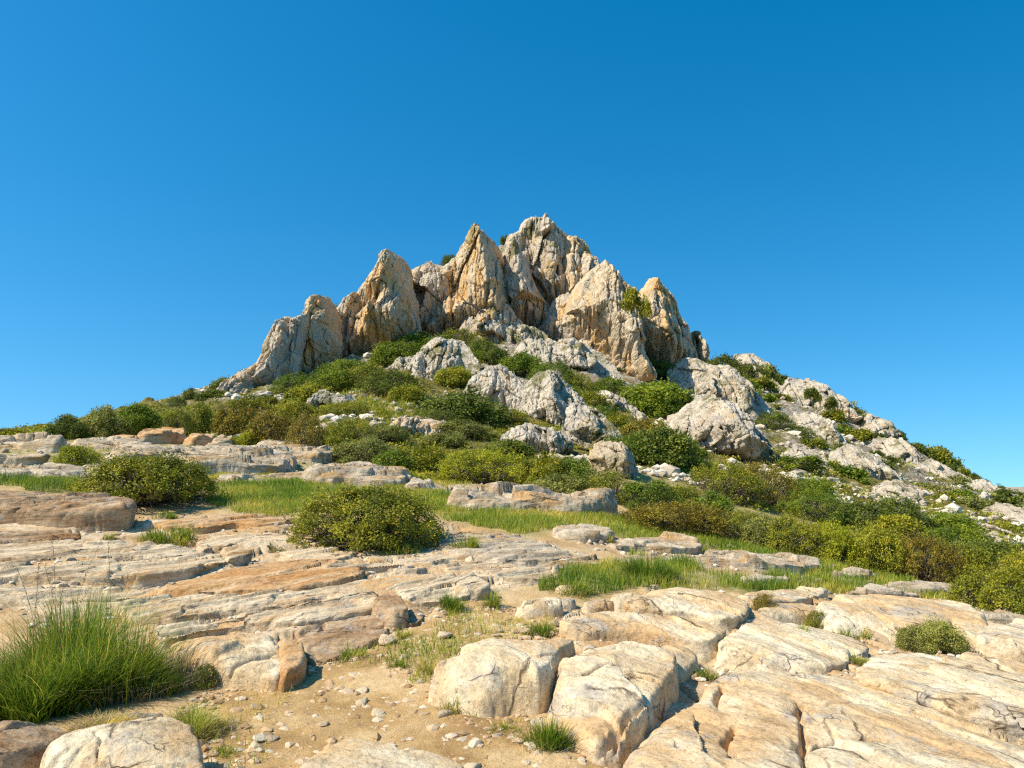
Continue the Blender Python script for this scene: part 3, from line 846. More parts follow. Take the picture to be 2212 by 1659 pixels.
# loose boulders by the path head
B_ = lambda lab, o, H: slab('boulder', lab, o, H, M_SLAB, H * .6, .3, .2, 0, 2, .03, .9)
B_('cream boulder at the head of the path', "1110,1318 1130,1296 1200,1292 1222,1316 1185,1332 1125,1334", .24)
B_('small rounded boulder touching the head boulder on its right', "1180,1302 1205,1284 1245,1290 1240,1308 1205,1312", .17)
B_('egg-shaped cream stone left of the cracked shelf', "1210,1342 1222,1322 1258,1318 1268,1334 1245,1350", .2)
B_('flat stone topping the row left of the undercut slab', "1255,1304 1290,1290 1330,1292 1320,1308 1270,1312", .14)
B_('round stone nestled against the undercut slab', "1312,1302 1330,1282 1368,1282 1372,1302 1340,1310", .19)
B_('long low stone between path head and meadow', "1195,1272 1230,1258 1262,1272 1240,1284 1205,1282", .14)

# ------------------------------------------------------------------ crags on the hill
def crag(name, label, outline, Y0, B, mat, lean=0.35, lin=0.65, rough=1.0, flute=1.0, ridges=(), gullies=(), cat='rock', group=None, res=0.72, grow=0.3, fac=1.15):
    sd = seed_of(label)
    o = pts(outline)
    dx, dy, dz = ray(o[:, 0], o[:, 1])
    zb = CAMZ + Y0 * (dz / dy)[o[:, 1].argmax()]

    def plane(a, b, c):
        s = (Y0 + lean * (CAMZ - zb)) / (b - lean * c)
        return np.stack([a * s, CAMZ + c * s], 1)
    W = plane(dx, dy, dz)
    P = chaikin(W, 1, .12)
    size = P.max(0) - P.min(0)
    r = max(Y0 / F * res, size.max() / 330)
    lo, hi = P.min(0) - 4 * r - 1.2, P.max(0) + 4 * r + 1.2
    xs, zs = np.arange(lo[0], hi[0], r), np.arange(lo[1], hi[1], r)
    X, Z = np.meshgrid(xs, zs, indexing='ij')
    u = Y0 / 100.0
    e = 1.0 * u * rough
    wx = X + e * fbm(X / (5 * u), Z / (8 * u), sd, 4, .6)
    wz = Z + e * fbm(X / (3 * u), Z / (4 * u), sd + 40, 4, .6)
    d = poly_sdf(P, wx, wz) + grow * u + 0.22 * e * fbm(X / (.8 * u), Z / (.9 * u), sd + 7, 3, .6, True)
    dm = np.percentile(d[d > 0], 97)
    s = np.clip(d / dm, 0, 1.4)
    infl = lin * s + (1 - lin) * np.sqrt(np.clip(1 - (1 - np.clip(s, 0, 1)) ** 2, 0, 1))
    ins = sstep(0, dm * .35, d)
    dep = B * infl
    for L, h, wd in ridges:
        lw = plane(*ray(*pts(L).T))
        ld = line_dist(lw, X + .6 * u * fbm(X / (3 * u), Z / (3 * u), sd, 3), Z)
        dep = dep + h * np.maximum(0, 1 - ld / wd) * ins
    for L, h, wd in gullies:
        lw = plane(*ray(*pts(L).T))
        ld = line_dist(lw, X + .7 * u * fbm(X / (3 * u), Z / (3 * u), sd + 3, 3), Z)
        dep = dep - h * np.maximum(0, 1 - ld / wd) * ins
    # vertical flutes, broken facets, knobbly skin
    wv = .5 * fbm(X / (6 * u), Z / (6 * u), sd + 2, 3)
    f1, f2, idx, du, dv = vor2(X / (4.2 * u) + wv + sd, Z / (9 * u) + wv, sd)
    rr = RND[idx]
    dep = dep + fac * ins * flute * u * (2.2 * (rr[..., 2] - .5) + 4.6 * (rr[..., 3] - .5) * du + 1.2 * (rr[..., 1] - .4) * dv)
    f1b, f2b, idb, dub, dvb = vor2(X / (1.5 * u) + wv * 2, Z / (2.6 * u) - wv, sd + 5)
    rb = RND[idb]
    dep = dep + ins * rough * u * (.75 * (rb[..., 2] - .5) + 1.6 * (rb[..., 3] - .5) * dub + 1.0 * (rb[..., 0] - .5) * dvb - .45 * sstep(.12, 0, f2b - f1b))
    dep = dep + ins * flute * 1.3 * u * fbm(X / (2.6 * u), Z / (13 * u), sd + 8, 4, .55, True)
    jn = fbm(X / (2.0 * u) + wv, Z / (17 * u) + sd, sd + 15, 3, .55, True)
    dep = dep - ins * flute * .8 * u * sstep(.52, .95, jn)
    jn2 = fbm(X / (.9 * u) + wv * 2, Z / (6 * u) + sd, sd + 25, 2, .5, True)
    dep = dep - ins * flute * .32 * u * sstep(.5, .9, jn2)
    gx, gzz = np.gradient(d, r)
    gl = np.maximum(np.hypot(gx, gzz), .3)
    neg = np.clip(-d, 0, 4 * r)
    X2, Z2 = X + neg * gx / gl, Z + neg * gzz / gl
    dep = np.where(d > 0, dep, 0)
    Pn = np.stack([X2, Y0 + lean * (Z2 - zb) - dep, Z2], -1)
    n = grid_normals(Pn)
    sk = .16 * u * rough * (fbm(X / (.9 * u), Pn[..., 1] / (.9 * u), Z / (1.3 * u), 4, .6, True) - .2)
    Pn = Pn - n * (np.where(d > 0, sk, sk * .5))[..., None] * np.sign(n[..., 1:2])
    f = grid_faces(len(xs), len(zs))
    f = f[(d.ravel()[f] > -1.2 * r).all(1)]
    v = Pn.reshape(-1, 3)
    bk = v.copy()
    bk[:, 1] = (Y0 + lean * (Z2 - zb)).ravel() + 0.9 * np.maximum(dep, 0).ravel() * .9 + 0.02
    v, f = compact(np.concatenate([v, bk]), np.concatenate([f, (f + len(v))[:, ::-1]]))
    org = np.array([P[:, 0].mean(), Y0, zb])
    return link(name, mesh_np(name, v - org, f, mat, False), None, org, label, cat, group)


CG = 'limestone pinnacles of the summit'
C_ = lambda lab, o, Y0, B, mat=M_CRAG, **k: crag('rock_pinnacle', lab, o, Y0, B, mat, k.pop('lean', .42), rough=k.pop('rough', .72), flute=k.pop('flute', 1.1), group=CG, cat='rock pinnacle', **k)
# back row: the summit mass
C_('summit pinnacle, the highest rock of the mountain with a blocky crown', "1060,760 1062,620 1085,560 1100,515 1120,505 1130,482 1150,474 1165,484 1180,476 1195,498 1215,505 1230,520 1235,600 1225,760", 103, 6.5, M_CRAG,
   ridges=[("1180,490 1190,560 1180,660", 3.0, 3.5), ("1110,520 1120,600 1130,680", 2.5, 3.0)], gullies=[("1145,520 1150,600 1165,690", 4, 3), ("1085,560 1100,640 1115,700", 3, 2.5)])
C_('orange-streaked buttress just right of the summit pinnacle', "1195,760 1200,640 1215,560 1225,518 1245,520 1262,530 1275,560 1290,580 1300,600 1315,640 1330,760", 100, 5.0, M_CRAGO, gullies=[("1262,550 1270,620 1265,680", 3, 2.2)])
C_('grey middle pillar left of the summit with a dark recess beside it', "1070,700 1082,600 1095,545 1110,518 1128,560 1150,620 1180,660 1190,700 1150,730", 97, 4.4, M_CRAG, ridges=[("1108,530 1120,600 1140,680", 2, 2.5)])
C_('ragged dark-sided spur right of the summit', "1240,760 1250,640 1262,545 1285,560 1295,590 1315,600 1330,625 1345,650 1360,760", 98, 4.5, M_CRAG)
# back wall that ties the pinnacles together
C_('grey back wall rising behind the left pinnacles', "660,800 700,700 735,668 775,645 815,628 850,612 890,592 930,574 960,582 995,556 1015,640 1000,760 860,790", 97, 5.0, M_CRAG)
C_('grey back wall between the tall left pinnacle and the summit', "1010,720 1040,560 1065,545 1085,560 1100,590 1120,640 1130,720", 99, 4.0, M_CRAG)
C_('grey wall behind the plunging buttress and the right-hand pinnacle', "1280,740 1310,615 1340,618 1365,640 1385,650 1405,660 1420,720 1400,780", 101, 4.0, M_CRAG)
# main left pinnacle
C_('tall left pinnacle beside the summit, orange left face and shaded right side', "905,735 935,680 960,640 985,580 1005,535 1022,512 1036,506 1050,515 1075,545 1090,590 1105,640 1120,690 1125,720 1060,745 980,745", 94, 7.1, M_CRAGO,
   lin=.85, ridges=[("1036,510 1050,590 1070,680 1085,725", 3.5, 5)], gullies=[("1010,560 1000,620 1015,670", 1.6, 2.0)])
C_('low grey shoulder at the right foot of the tall left pinnacle', "985,745 1010,690 1040,660 1065,640 1100,670 1125,700 1120,725 1060,745", 89, 3.7, M_CRAG)
# third
C_('broad pinnacle with an overhanging orange scar, third from the left', "705,800 735,745 760,690 775,640 800,605 822,585 830,565 850,556 865,562 880,580 885,620 900,660 905,720 880,760 800,790", 84, 6.0, M_CRAGO,
   lin=.7, ridges=[("850,560 858,640 870,720", 3.0, 3.5)], gullies=[("775,675 830,672", 2.2, 1.4)])
C_('slim grey flake leaning on the broad pinnacle', "868,760 872,700 885,670 897,690 905,730 900,760", 83, 1.9, M_CRAG)
C_('rocky saddle between the broad pinnacle and the tall left pinnacle', "880,690 892,600 915,592 930,575 955,585 985,560 1000,600 960,680 930,720 890,720", 93, 3.0, M_CRAG, rough=1.3)
# second
C_('narrow flat-topped pinnacle, second from the left', "635,830 640,790 650,745 665,690 680,660 695,647 708,648 718,672 728,700 732,760 715,800 680,825", 77, 4.1, M_CRAGO, lin=.75, ridges=[("705,655 700,730 700,800", 1.5, 2.5)])
C_('rock shoulder behind the narrow pinnacle', "715,790 722,690 745,650 770,640 800,660 760,740 740,790", 82, 2.8, M_CRAG)
# first
C_('grey fluted pinnacle at the left end of the summit rocks', "520,865 540,820 570,770 585,730 600,705 618,690 640,692 660,685 655,740 645,790 635,845 580,860", 70, 3.9, M_CRAG, lin=.6, gullies=[("630,695 625,760 610,840", 2.5, 2)])
# right buttress
C_('long pale buttress plunging down right of the summit with a shaded right wall', "1215,700 1245,625 1278,590 1300,583 1325,612 1345,650 1362,700 1378,750 1395,800 1408,838 1385,850 1340,815 1300,770 1270,740 1240,715", 87, 6.6, M_CRAGO,
   lin=.85, ridges=[("1305,590 1338,660 1362,740 1388,825", 4.0, 4)], gullies=[("1275,650 1300,720 1335,790", 1.6, 2.0)])
C_('lower grey rib left of the plunging buttress', "1165,720 1200,660 1235,640 1260,690 1280,750 1300,790 1270,800 1230,770", 93, 3.8, M_CRAG, rough=1.2)
C_('orange-footed rib beneath the plunging buttress', "1215,790 1240,740 1262,715 1290,760 1320,800 1300,815 1250,810", 90, 2.8, M_CRAGO)
C_('stepped ridge rock linking summit and right pinnacle', "1270,680 1300,610 1335,610 1370,630 1390,640 1400,700 1340,720", 104, 3.3, M_CRAG, rough=1.3)
# right pinnacle
C_('right-hand pinnacle with an orange hollow, standing apart from the summit', "1352,740 1370,670 1385,635 1400,608 1415,612 1435,630 1450,655 1465,690 1480,715 1495,760 1500,790 1440,800 1390,780", 97, 6.6, M_CRAGO,
   lin=.75, gullies=[("1405,640 1412,680", 2.5, 1.6)], ridges=[("1402,612 1385,680 1375,740", 2, 3)])
C_('small rounded stack at the right foot of the right-hand pinnacle', "1485,790 1492,735 1503,720 1515,745 1524,772 1505,790", 100, 2.9, M_CRAGO)

OG = 'grey outcrops on the hillside'
O_ = lambda lab, o, B=1.0, mat=M_OUT, **k: crag('rock_outcrop', lab, o, k.pop('Y0', float(hit(*pts(o)[pts(o)[:, 1].argmax()])[0, 1])), B * k.pop('bk', 1.8), mat, k.pop('lean', 1.0), k.pop('lin', .95), k.pop('rough', 1.25), k.pop('flute', .75), grow=.7, fac=2.0, group=OG, cat='rock outcrop', **k)
O_('grey knobbly outcrop above the round dark bush', "905,825 915,775 945,742 975,745 1015,770 1030,790 1000,810 960,822 935,838")
O_('upper hump of the pale double outcrop at the foot of the hill', "1000,870 1015,835 1050,808 1085,803 1115,825 1140,860 1145,895 1100,895 1040,885", gullies=[("1100,820 1090,890", 1, 1.2)])
O_('big right hump of the pale double outcrop, scarred orange low down', "1130,905 1140,840 1165,812 1195,815 1225,845 1255,880 1290,905 1300,935 1240,930 1180,925", 1.2)
O_('long pale spur running down right from the double outcrop', "1225,935 1240,880 1275,890 1310,925 1335,945 1340,975 1345,990 1310,985 1270,960", 1.0)
O_('orange-topped rock ending the long pale spur', "1285,990 1305,965 1340,970 1360,1005 1362,1030 1330,1022 1300,1010", .7, M_CRAGO)
O_('large angular crag with a brown undercut, right of the green scrub', "1440,930 1460,905 1500,880 1530,865 1570,880 1610,920 1640,940 1665,985 1672,1010 1630,1000 1580,985 1530,975 1480,975", 1.5, ridges=[("1530,870 1560,930 1560,970", 1.2, 1.8)])
O_('pale slab face on the right shoulder above the angular crag', "1500,850 1530,800 1565,800 1600,830 1635,865 1655,900 1610,905 1560,880", .9)
O_('grey rock rib high on the right shoulder', "1455,840 1465,800 1500,785 1530,800 1510,845 1480,860", .9)
O_('skyline rock right of the small rounded stack', "1585,800 1600,780 1620,776 1650,795 1680,825 1690,850 1650,850 1610,830", .9)
O_('blocky skyline rock halfway down the right ridge', "1690,860 1710,830 1740,828 1790,850 1830,880 1850,910 1800,900 1740,890", .9)
O_('small skyline rock on the lower right ridge', "1845,925 1870,905 1905,915 1925,940 1890,945", .7)
O_('pale triangular rock in the middle of the right flank', "1785,1020 1810,985 1850,975 1900,1010 1930,1040 1870,1045 1820,1035", .8)
O_('wide pale rock face low on the right flank', "1960,1030 1975,1000 2020,1000 2070,1030 2110,1070 2060,1065 2000,1050", .8)
O_('stony white patch left under the summit rocks', "1010,720 1040,690 1090,695 1150,720 1200,760 1150,765 1080,750", .7)
O_('grey rubble rib in the middle of the hill', "1130,790 1160,740 1210,750 1260,790 1290,830 1230,830 1180,815", .8)
O_('white rock step at the foot of the plunging buttress', "1280,880 1300,855 1350,880 1385,905 1370,920 1320,910", .6)
O_('pale boulder patch in the grass below the left pinnacles', "670,875 700,855 745,858 760,880 710,890", .45)
O_('flat orange-white rocks in the grass left of the round dark bush', "845,930 870,912 930,910 960,925 920,940 870,944", .4, M_PALE)
O_('small pale rock in scrub under the knobbly outcrop', "850,800 865,780 885,782 895,800 870,808", .4)
O_('pale outcrop below the double outcrop, among bushes', "1095,955 1130,930 1190,935 1225,960 1190,980 1130,975", .6)
O_('white rock stripe at the foot of the right flank', "2050,1150 2090,1135 2140,1150 2180,1165 2110,1165", .4)
O_('broken grey ledge on the apron left of the plunging buttress foot', "1190,765 1220,742 1262,752 1310,790 1335,822 1290,828 1235,800", .6)
O_('jagged pale rock in the apron above the big right hump', "1120,770 1150,745 1190,755 1215,785 1175,792", .5)
O_('pale stepped outcrop near the right edge, on the upper flank', "2060,1075 2090,1050 2140,1060 2190,1085 2230,1110 2170,1108 2110,1095", .7)
O_('broken pale outcrop at the right edge of the flank', "2140,1125 2180,1105 2240,1118 2270,1145 2200,1148", .6)
O_('pale ledge between the two skyline rocks of the right ridge', "1700,935 1730,905 1775,912 1810,945 1830,975 1770,968", .7)
O_('grey ledge below the blocky skyline rock', "1880,985 1910,955 1955,965 1985,1000 1930,1005", .6)
O_('tilted pale slab among shrubs on the middle of the right flank', "1690,1000 1720,975 1765,985 1785,1015 1730,1022", .5)
O_('small orange-flecked rock low on the right flank', "1900,1075 1935,1055 1975,1070 1985,1092 1935,1095", .5)
O_('slanting grey rock at the left foot of the fluted pinnacle', "455,875 480,845 505,825 532,803 547,800 535,850 500,872", .9, M_CRAG)
O_('pale rock fin right of the slanting grey rock', "480,870 500,840 530,815 545,815 530,860", .7, M_CRAG)

# ------------------------------------------------------------------ loose stones
def stone_mesh(name, sd, sub=3, flat=.6):
    import bmesh
    bm = bmesh.new()
    bmesh.ops.create_icosphere(bm, subdivisions=sub, radius=1)
    v = np.array([q.co[:] for q in bm.verts])
    f = np.array([[q.index for q in t.verts] for t in bm.faces])
    bm.free()
    g = np.random.default_rng(sd)
    for _ in range(16):
        n = g.normal(size=3)
        n /= np.linalg.norm(n)
        k = g.uniform(.42, .8)
        dd = v @ n
        v = v - np.clip(dd - k, 0, None)[:, None] * n * .92
    v = v * (1 + .09 * fbm(v[:, 0] * 2 + sd, v[:, 1] * 2, v[:, 2] * 2, 3))[:, None]
    v[:, 2] *= flat
    v[:, 0] *= 1.25
    return mesh_np(name, v, f, M_STONE)


STM = [stone_mesh('path_stone', 100 + i, 3, .5 + .06 * (i % 4)) for i in range(7)]


def foot_ok(xy, pad=0.0):
    ok = np.ones(len(xy), bool)
    for P in FOOT:
        lo, hi = P.min(0) - pad, P.max(0) + pad
        s = (xy[:, 0] > lo[0]) & (xy[:, 0] < hi[0]) & (xy[:, 1] > lo[1]) & (xy[:, 1] < hi[1]) & ok
        if s.any():
            ok[s] = poly_sdf(P, xy[s, 0], xy[s, 1]) < -pad
    return ok


def put_stone(x, y, wpx, lab, group=None, k=None):
    p = hit(x, y)[0]
    w = wpx * S * p[1] / F
    i = RNG.integers(len(STM)) if k is None else k
    me = STM[i]
    o = link('path_stone', me, None, (p[0], p[1] + .3 * w, float(gz(p[0], p[1] + .3 * w)) + w * .12), lab, 'stone', group)
    o.scale = (w * .42, w * .42, w * .40)
    o.rotation_euler = (RNG.uniform(-.2, .2), RNG.uniform(-.2, .2), RNG.uniform(0, 6.28))
    return o


for x, y, w, lab in [(530, 1582, 42, 'grey-topped stone casting a small shadow on the left of the path'), (556, 1630, 44, 'flat pale stone lying on the path below the grey-topped one'),
                     (462, 1638, 36, 'cream stone beside the small grass tuft near the bottom left boulder'), (742, 1502, 30, 'small white stone in the middle of the path'),
                     (740, 1475, 26, 'lone white stone on the upper sandy path'), (880, 1468, 40, 'bright white flat stone in the path middle'),
                     (905, 1425, 34, 'long white stone near the path boulder top'), (960, 1385, 56, 'pale tilted boulder-like stone at the upper path'),
                     (820, 1425, 30, 'pinkish flat stone below the brown crumbling face'), (1132, 1372, 46, 'grey flat stone left of the grass tuft on the upper path'),
                     (1050, 1598, 26, 'small white round stone before the split cream block'), (1020, 1620, 46, 'pale elongated stone beside the yellowish bottom boulder'),
                     (1112, 1610, 26, 'rust red stone by the bottom grass tuft'), (1160, 1640, 30, 'pale round stone right of the rust red stone'),
                     (1225, 1650, 40, 'pinkish upright stone at the bottom below the split cream block'), (1255, 1655, 40, 'cream elongated stone right of the pinkish upright one'),
                     (975, 1600, 44, 'dark grey flat stone beside the yellowish bottom boulder'), (830, 1395, 60, 'shaded grey slabby stone under the brown crumbling face'),
                     (850, 1380, 40, 'tan block lying under the upright tan chunk'), (650, 1655, 50, 'pale flat stone at the bottom edge left of the yellowish boulder'),
                     (545, 1650, 40, 'brown branch-like stone on the lower path'), (760, 1420, 22, 'small grey stone next to the brown face tuft')]:
    put_stone(x, y, w, lab)
# many more along the path
PW = wpoly(PATH_POLY)
SG = 'small stones scattered on the sandy path'
cand = np.stack([RNG.uniform(PW[:, 0].min(), PW[:, 0].max(), 4200), RNG.uniform(PW[:, 1].min(), PW[:, 1].max(), 4200)], 1)
cand = cand[(poly_sdf(PW, cand[:, 0], cand[:, 1]) > 0.02) & foot_ok(cand, .03)]
cl = fbm(cand[:, 0] * 1.6, cand[:, 1] * 1.6, 9, 3)
cand = cand[RNG.random(len(cand)) < .22 + .8 * np.clip(cl + .1, 0, 1)][:260]
for p in cand[:240]:
    w = RNG.choice([.016, .02, .026, .032, .042, .06])
    o = link('path_stone', STM[RNG.integers(7)], None, (p[0], p[1], float(gz(p[0], p[1])) + w * RNG.uniform(.02, .28)), 'small pale stone scattered loose on the sandy path', 'stone', SG)
    o.scale = (w, w, w)
    o.rotation_euler = (RNG.uniform(-.3, .3), RNG.uniform(-.3, .3), RNG.uniform(0, 6.28))


def merged_stones(name, xy, sizes, mat, label):
    import bmesh
    bm = bmesh.new()
    bmesh.ops.create_icosphere(bm, subdivisions=1, radius=1)
    v0 = np.array([q.co[:] for q in bm.verts])
    f0 = np.array([[q.index for q in t.verts] for t in bm.faces])
    bm.free()
    n = len(xy)
    z = gz(xy[:, 0], xy[:, 1])
    V = v0[None] * RNG.uniform(.75, 1.2, (n, len(v0), 1)) * (sizes[:, None, None] * np.stack([RNG.uniform(.8, 1.4, n), RNG.uniform(.7, 1.1, n), RNG.uniform(.4, .8, n)], 1)[:, None, :])
    a = RNG.uniform(0, 6.28, n)
    c, s = np.cos(a)[:, None], np.sin(a)[:, None]
    V = np.stack([V[..., 0] * c - V[..., 1] * s, V[..., 0] * s + V[..., 1] * c, V[..., 2]], -1)
    V += np.stack([xy[:, 0], xy[:, 1], z + sizes * .15], 1)[:, None, :]
    Fc = (f0[None] + (np.arange(n) * len(v0))[:, None, None]).reshape(-1, 3)
    tone = np.repeat(RNG.random(n), len(f0))
    return link(name, mesh_np(name, V.reshape(-1, 3), Fc, mat, False, face_attr={'tone': tone}), None, (0, 0, 0), label, 'gravel', kind='stuff')


M_GRAVEL = attr_mat('mixed_gravel', [(0.0, (0.32, 0.20, 0.10)), (0.35, (0.48, 0.33, 0.18)), (0.65, (0.56, 0.42, 0.26)), (0.88, (0.66, 0.55, 0.39)), (1.0, (0.50, 0.27, 0.12))], .9, 0, spec=.15)
M_SCREE = attr_mat('scree_stones', [(0.0, (0.38, 0.30, 0.20)), (0.5, (0.58, 0.49, 0.37)), (1.0, (0.74, 0.66, 0.52))], .9, 0, spec=.15)
q = np.stack([RNG.uniform(PW[:, 0].min() - .3, PW[:, 0].max() + .3, 42000), RNG.uniform(PW[:, 1].min(), PW[:, 1].max(), 42000)], 1)
q = q[(poly_sdf(PW, q[:, 0], q[:, 1]) > -.25) & foot_ok(q, .0)]
q = q[RNG.random(len(q)) < .12 + .9 * np.clip(fbm(q[:, 0] * 2, q[:, 1] * 2, 6, 3) + .15, 0, 1)]
merged_stones('gravel', q, np.clip(RNG.lognormal(math.log(.0115), .6, len(q)), .003, .05), M_GRAVEL, 'fine mixed gravel strewn over the sandy path')
# small chips lying over the stony ground further off
n = 9000
th = RNG.uniform(-.66, .66, n)
Rr = np.exp(RNG.uniform(math.log(6), math.log(26), n))
q = np.stack([np.sin(th) * Rr, np.cos(th) * Rr], 1)
q = q[foot_ok(q, .0) & (mask_of(ROCK_POLYS, q[:, 0], q[:, 1]) > .5)]
merged_stones('rubble', q, np.clip(RNG.lognormal(math.log(.014), .55, len(q)), .004, .05) * (.6 + np.hypot(q[:, 0], q[:, 1]) / 14), M_SCREE, 'loose pale rubble lying between the ledges and slabs')
# scree on the hill
n = 30000
th = RNG.uniform(-.62, .62, n)
Rr = RNG.uniform(30, 150, n)
q = np.stack([np.sin(th) * Rr, np.cos(th) * Rr], 1)
q = q[fbm(q[:, 0] * .09, q[:, 1] * .07, 11.0, 3) + .08 * sstep(3, 25, q[:, 0]) + .2 * sstep(75, 100, np.hypot(q[:, 0], q[:, 1])) > .02]
q = q[(q[:, 0] / q[:, 1] > -.36) | (np.hypot(q[:, 0], q[:, 1]) > 75)]
q = q[q[:, 0] / q[:, 1] > -.44]
merged_stones('scree', q, np.clip(RNG.lognormal(math.log(.12), .6, len(q)), .03, .6), M_SCREE, 'grey and white scree covering the open parts of the hillside')

# ------------------------------------------------------------------ shrubs
def leaf_quads(c, nrm, axis, ln, wd, tone):
    n = len(c)
    side = np.cross(nrm, axis)
    side /= np.maximum(np.linalg.norm(side, axis=1, keepdims=True), 1e-9)
    ax = np.cross(side, nrm)
    ln, wd = ln[:, None], wd[:, None]
    v = np.stack([c, c + ax * ln * .5 + side * wd + nrm * wd * .3, c + ax * ln, c + ax * ln * .5 - side * wd + nrm * wd * .3], 1)
    f = np.arange(n * 4).reshape(n, 4)
    return v.reshape(-1, 3), f, tone


def unit(a):
    return a / np.maximum(np.linalg.norm(a, axis=1, keepdims=True), 1e-9)


def foliage(sd, n_sprig, per, leaf, nl=20, hgt=.5, spiky=0.0, gap=0.0, sprig=1.6):
    """unit-wide shrub crown: lumps, sprigs on the lumps, leaves on the sprigs"""
    g = np.random.default_rng(sd)
    a = g.uniform(0, 6.28, nl)
    rr = np.sqrt(g.uniform(0, 1, nl)) * .36
    lr = g.uniform(.07, .20, nl)
    cz = np.clip(hgt * np.sqrt(np.clip(1 - (rr / .46) ** 2, .03, 1)) - lr * .85, .02, None) * g.uniform(.62, 1.06, nl)
    C = np.stack([rr * np.cos(a), rr * np.sin(a), cz], 1)
    low = nl // 3
    a2 = np.linspace(0, 6.28, low, endpoint=False) + g.uniform(-.3, .3, low)
    C = np.concatenate([C, np.stack([.37 * np.cos(a2), .37 * np.sin(a2), np.full(low, .07)], 1)])
    lr = np.concatenate([lr, g.uniform(.09, .14, low)])
    w = lr ** 2
    k = g.choice(len(C), n_sprig, p=w / w.sum())
    d = g.normal(size=(n_sprig, 3))
    d[:, 2] += .35
    d = unit(d)
    rad = lr[k] * (1 + .30 * perlin(d[:, 0] * 3 + k * 1.7, d[:, 1] * 3, d[:, 2] * 3)) * g.uniform(.72, 1.04, n_sprig) * np.where(g.random(n_sprig) < spiky, g.uniform(1, 1.5, n_sprig), 1)
    tip = C[k] + d * rad[:, None]
    keep = tip[:, 2] > .005
    for j in range(len(C)):
        dist = np.linalg.norm(tip - C[j], axis=1)
        keep &= (dist > lr[j] * .62) | (k == j)
    if gap:
        keep &= perlin(tip[:, 0] * 7 + sd, tip[:, 1] * 7, tip[:, 2] * 7) > -.35 + gap * .5
    tip, d, k = tip[keep], d[keep], k[keep]
    m = len(tip)
    tone_l = g.uniform(.15, .72, len(C))[k]
    tone_s = tone_l + g.normal(0, .13, m)
    T = np.repeat(tip, per, 0)
    Dd = np.repeat(d, per, 0)
    off = g.normal(size=T.shape)
    ax = unit(Dd * .8 + off * .9 + np.array([0, 0, .35]))
    pos = T + off * leaf * sprig * .45 - Dd * leaf * g.uniform(0, sprig, (len(T), 1))
    nr = unit(Dd + g.normal(size=T.shape) * .7 + np.array([0, 0, .3]))
    L = leaf * g.uniform(.7, 1.25, len(T))
    tone = np.clip(np.repeat(tone_s, per) + g.normal(0, .10, len(T)), 0, 1)
    return leaf_quads(pos, nr, ax, L, L * .36, tone), C, lr


def tube(path, r0, r1, sides=4):
    p = np.asarray(path)
    n = len(p)
    t = unit(np.gradient(p, axis=0))
    ref = np.array([.3, .9, .2])
    s = unit(np.cross(t, ref))
    b = np.cross(t, s)
    a = np.arange(sides) * 2 * pi / sides
    r = np.linspace(r0, r1, n)[:, None, None]
    v = p[:, None] + r * (np.cos(a)[None, :, None] * s[:, None] + np.sin(a)[None, :, None] * b[:, None])
    i = np.arange(n * sides).reshape(n, sides)
    j = np.roll(i, -1, 1)
    f = np.stack([i[:-1], j[:-1], j[1:], i[1:]], -1).reshape(-1, 4)
    return v.reshape(-1, 3), f


def join(parts):
    vs, fs, o = [], [], 0
    for v, f in parts:
        vs.append(v)
        fs.append(f + o)
        o += len(v)
    return np.concatenate(vs), np.concatenate(fs)


def branches(sd, C, thick=.012, twigs=3):
    g = np.random.default_rng(sd + 7)
    P = []
    for c in C:
        st = np.array([g.normal(0, .05), g.normal(0, .05), -.02])
        t = np.linspace(0, 1, 6)[:, None]
        mid = (st + c) / 2 + g.normal(0, .03, 3) - np.array([0, 0, .03])
        p = (1 - t) ** 2 * st + 2 * t * (1 - t) * mid + t * t * c
        P.append(tube(p, thick, thick * .35))
        for _ in range(twigs):
            e = c + g.normal(0, .11, 3)
            q0 = p[g.integers(2, 6)]
            t2 = np.linspace(0, 1, 4)[:, None]
            P.append(tube(q0 * (1 - t2) + e * t2 + g.normal(0, .008, (4, 3)), thick * .35, thick * .1, 3))
    return join(P)


class Proto:
    def __init__(s, sd, ns, per, leaf, nl, hgt, with_br=True, **k):
        (v, f, t), C, lr = foliage(sd, ns, per, leaf, nl, hgt, **k)
        s.h = hgt
        s.fol = mesh_np('foliage', v, f, LEAF['green'], False, face_attr={'tone': t})
        s.br = mesh_np('branches', *branches(sd, C), M_BARK) if with_br else None


MID = [Proto(201 + i, [2600, 3400, 1900, 3000, 2300, 2800, 3600][i], 7, [.032, .025, .038, .028, .034, .03, .023][i], [26, 38, 14, 30, 20, 48, 34][i], .5, True, spiky=[.2, .35, .1, .5, .25, .15, .3][i], gap=[.2, .5, .1, .35, .6, .3, .45][i]) for i in range(7)]
BIG = [Proto(231 + i, [6000, 7000, 5500, 6500][i], 8, [.019, .017, .021, .016][i], [40, 60, 28, 50][i], .45, True, spiky=[.2, .35, .25, .5][i], gap=[.3, .5, .2, .6][i]) for i in range(4)]
SPK = [Proto(251 + i, 2400, 7, .032, 18, .6, True, spiky=.45) for i in range(2)]
FAR = [Proto(261 + i, 600, 5, .075, 10, .5, False) for i in range(4)]


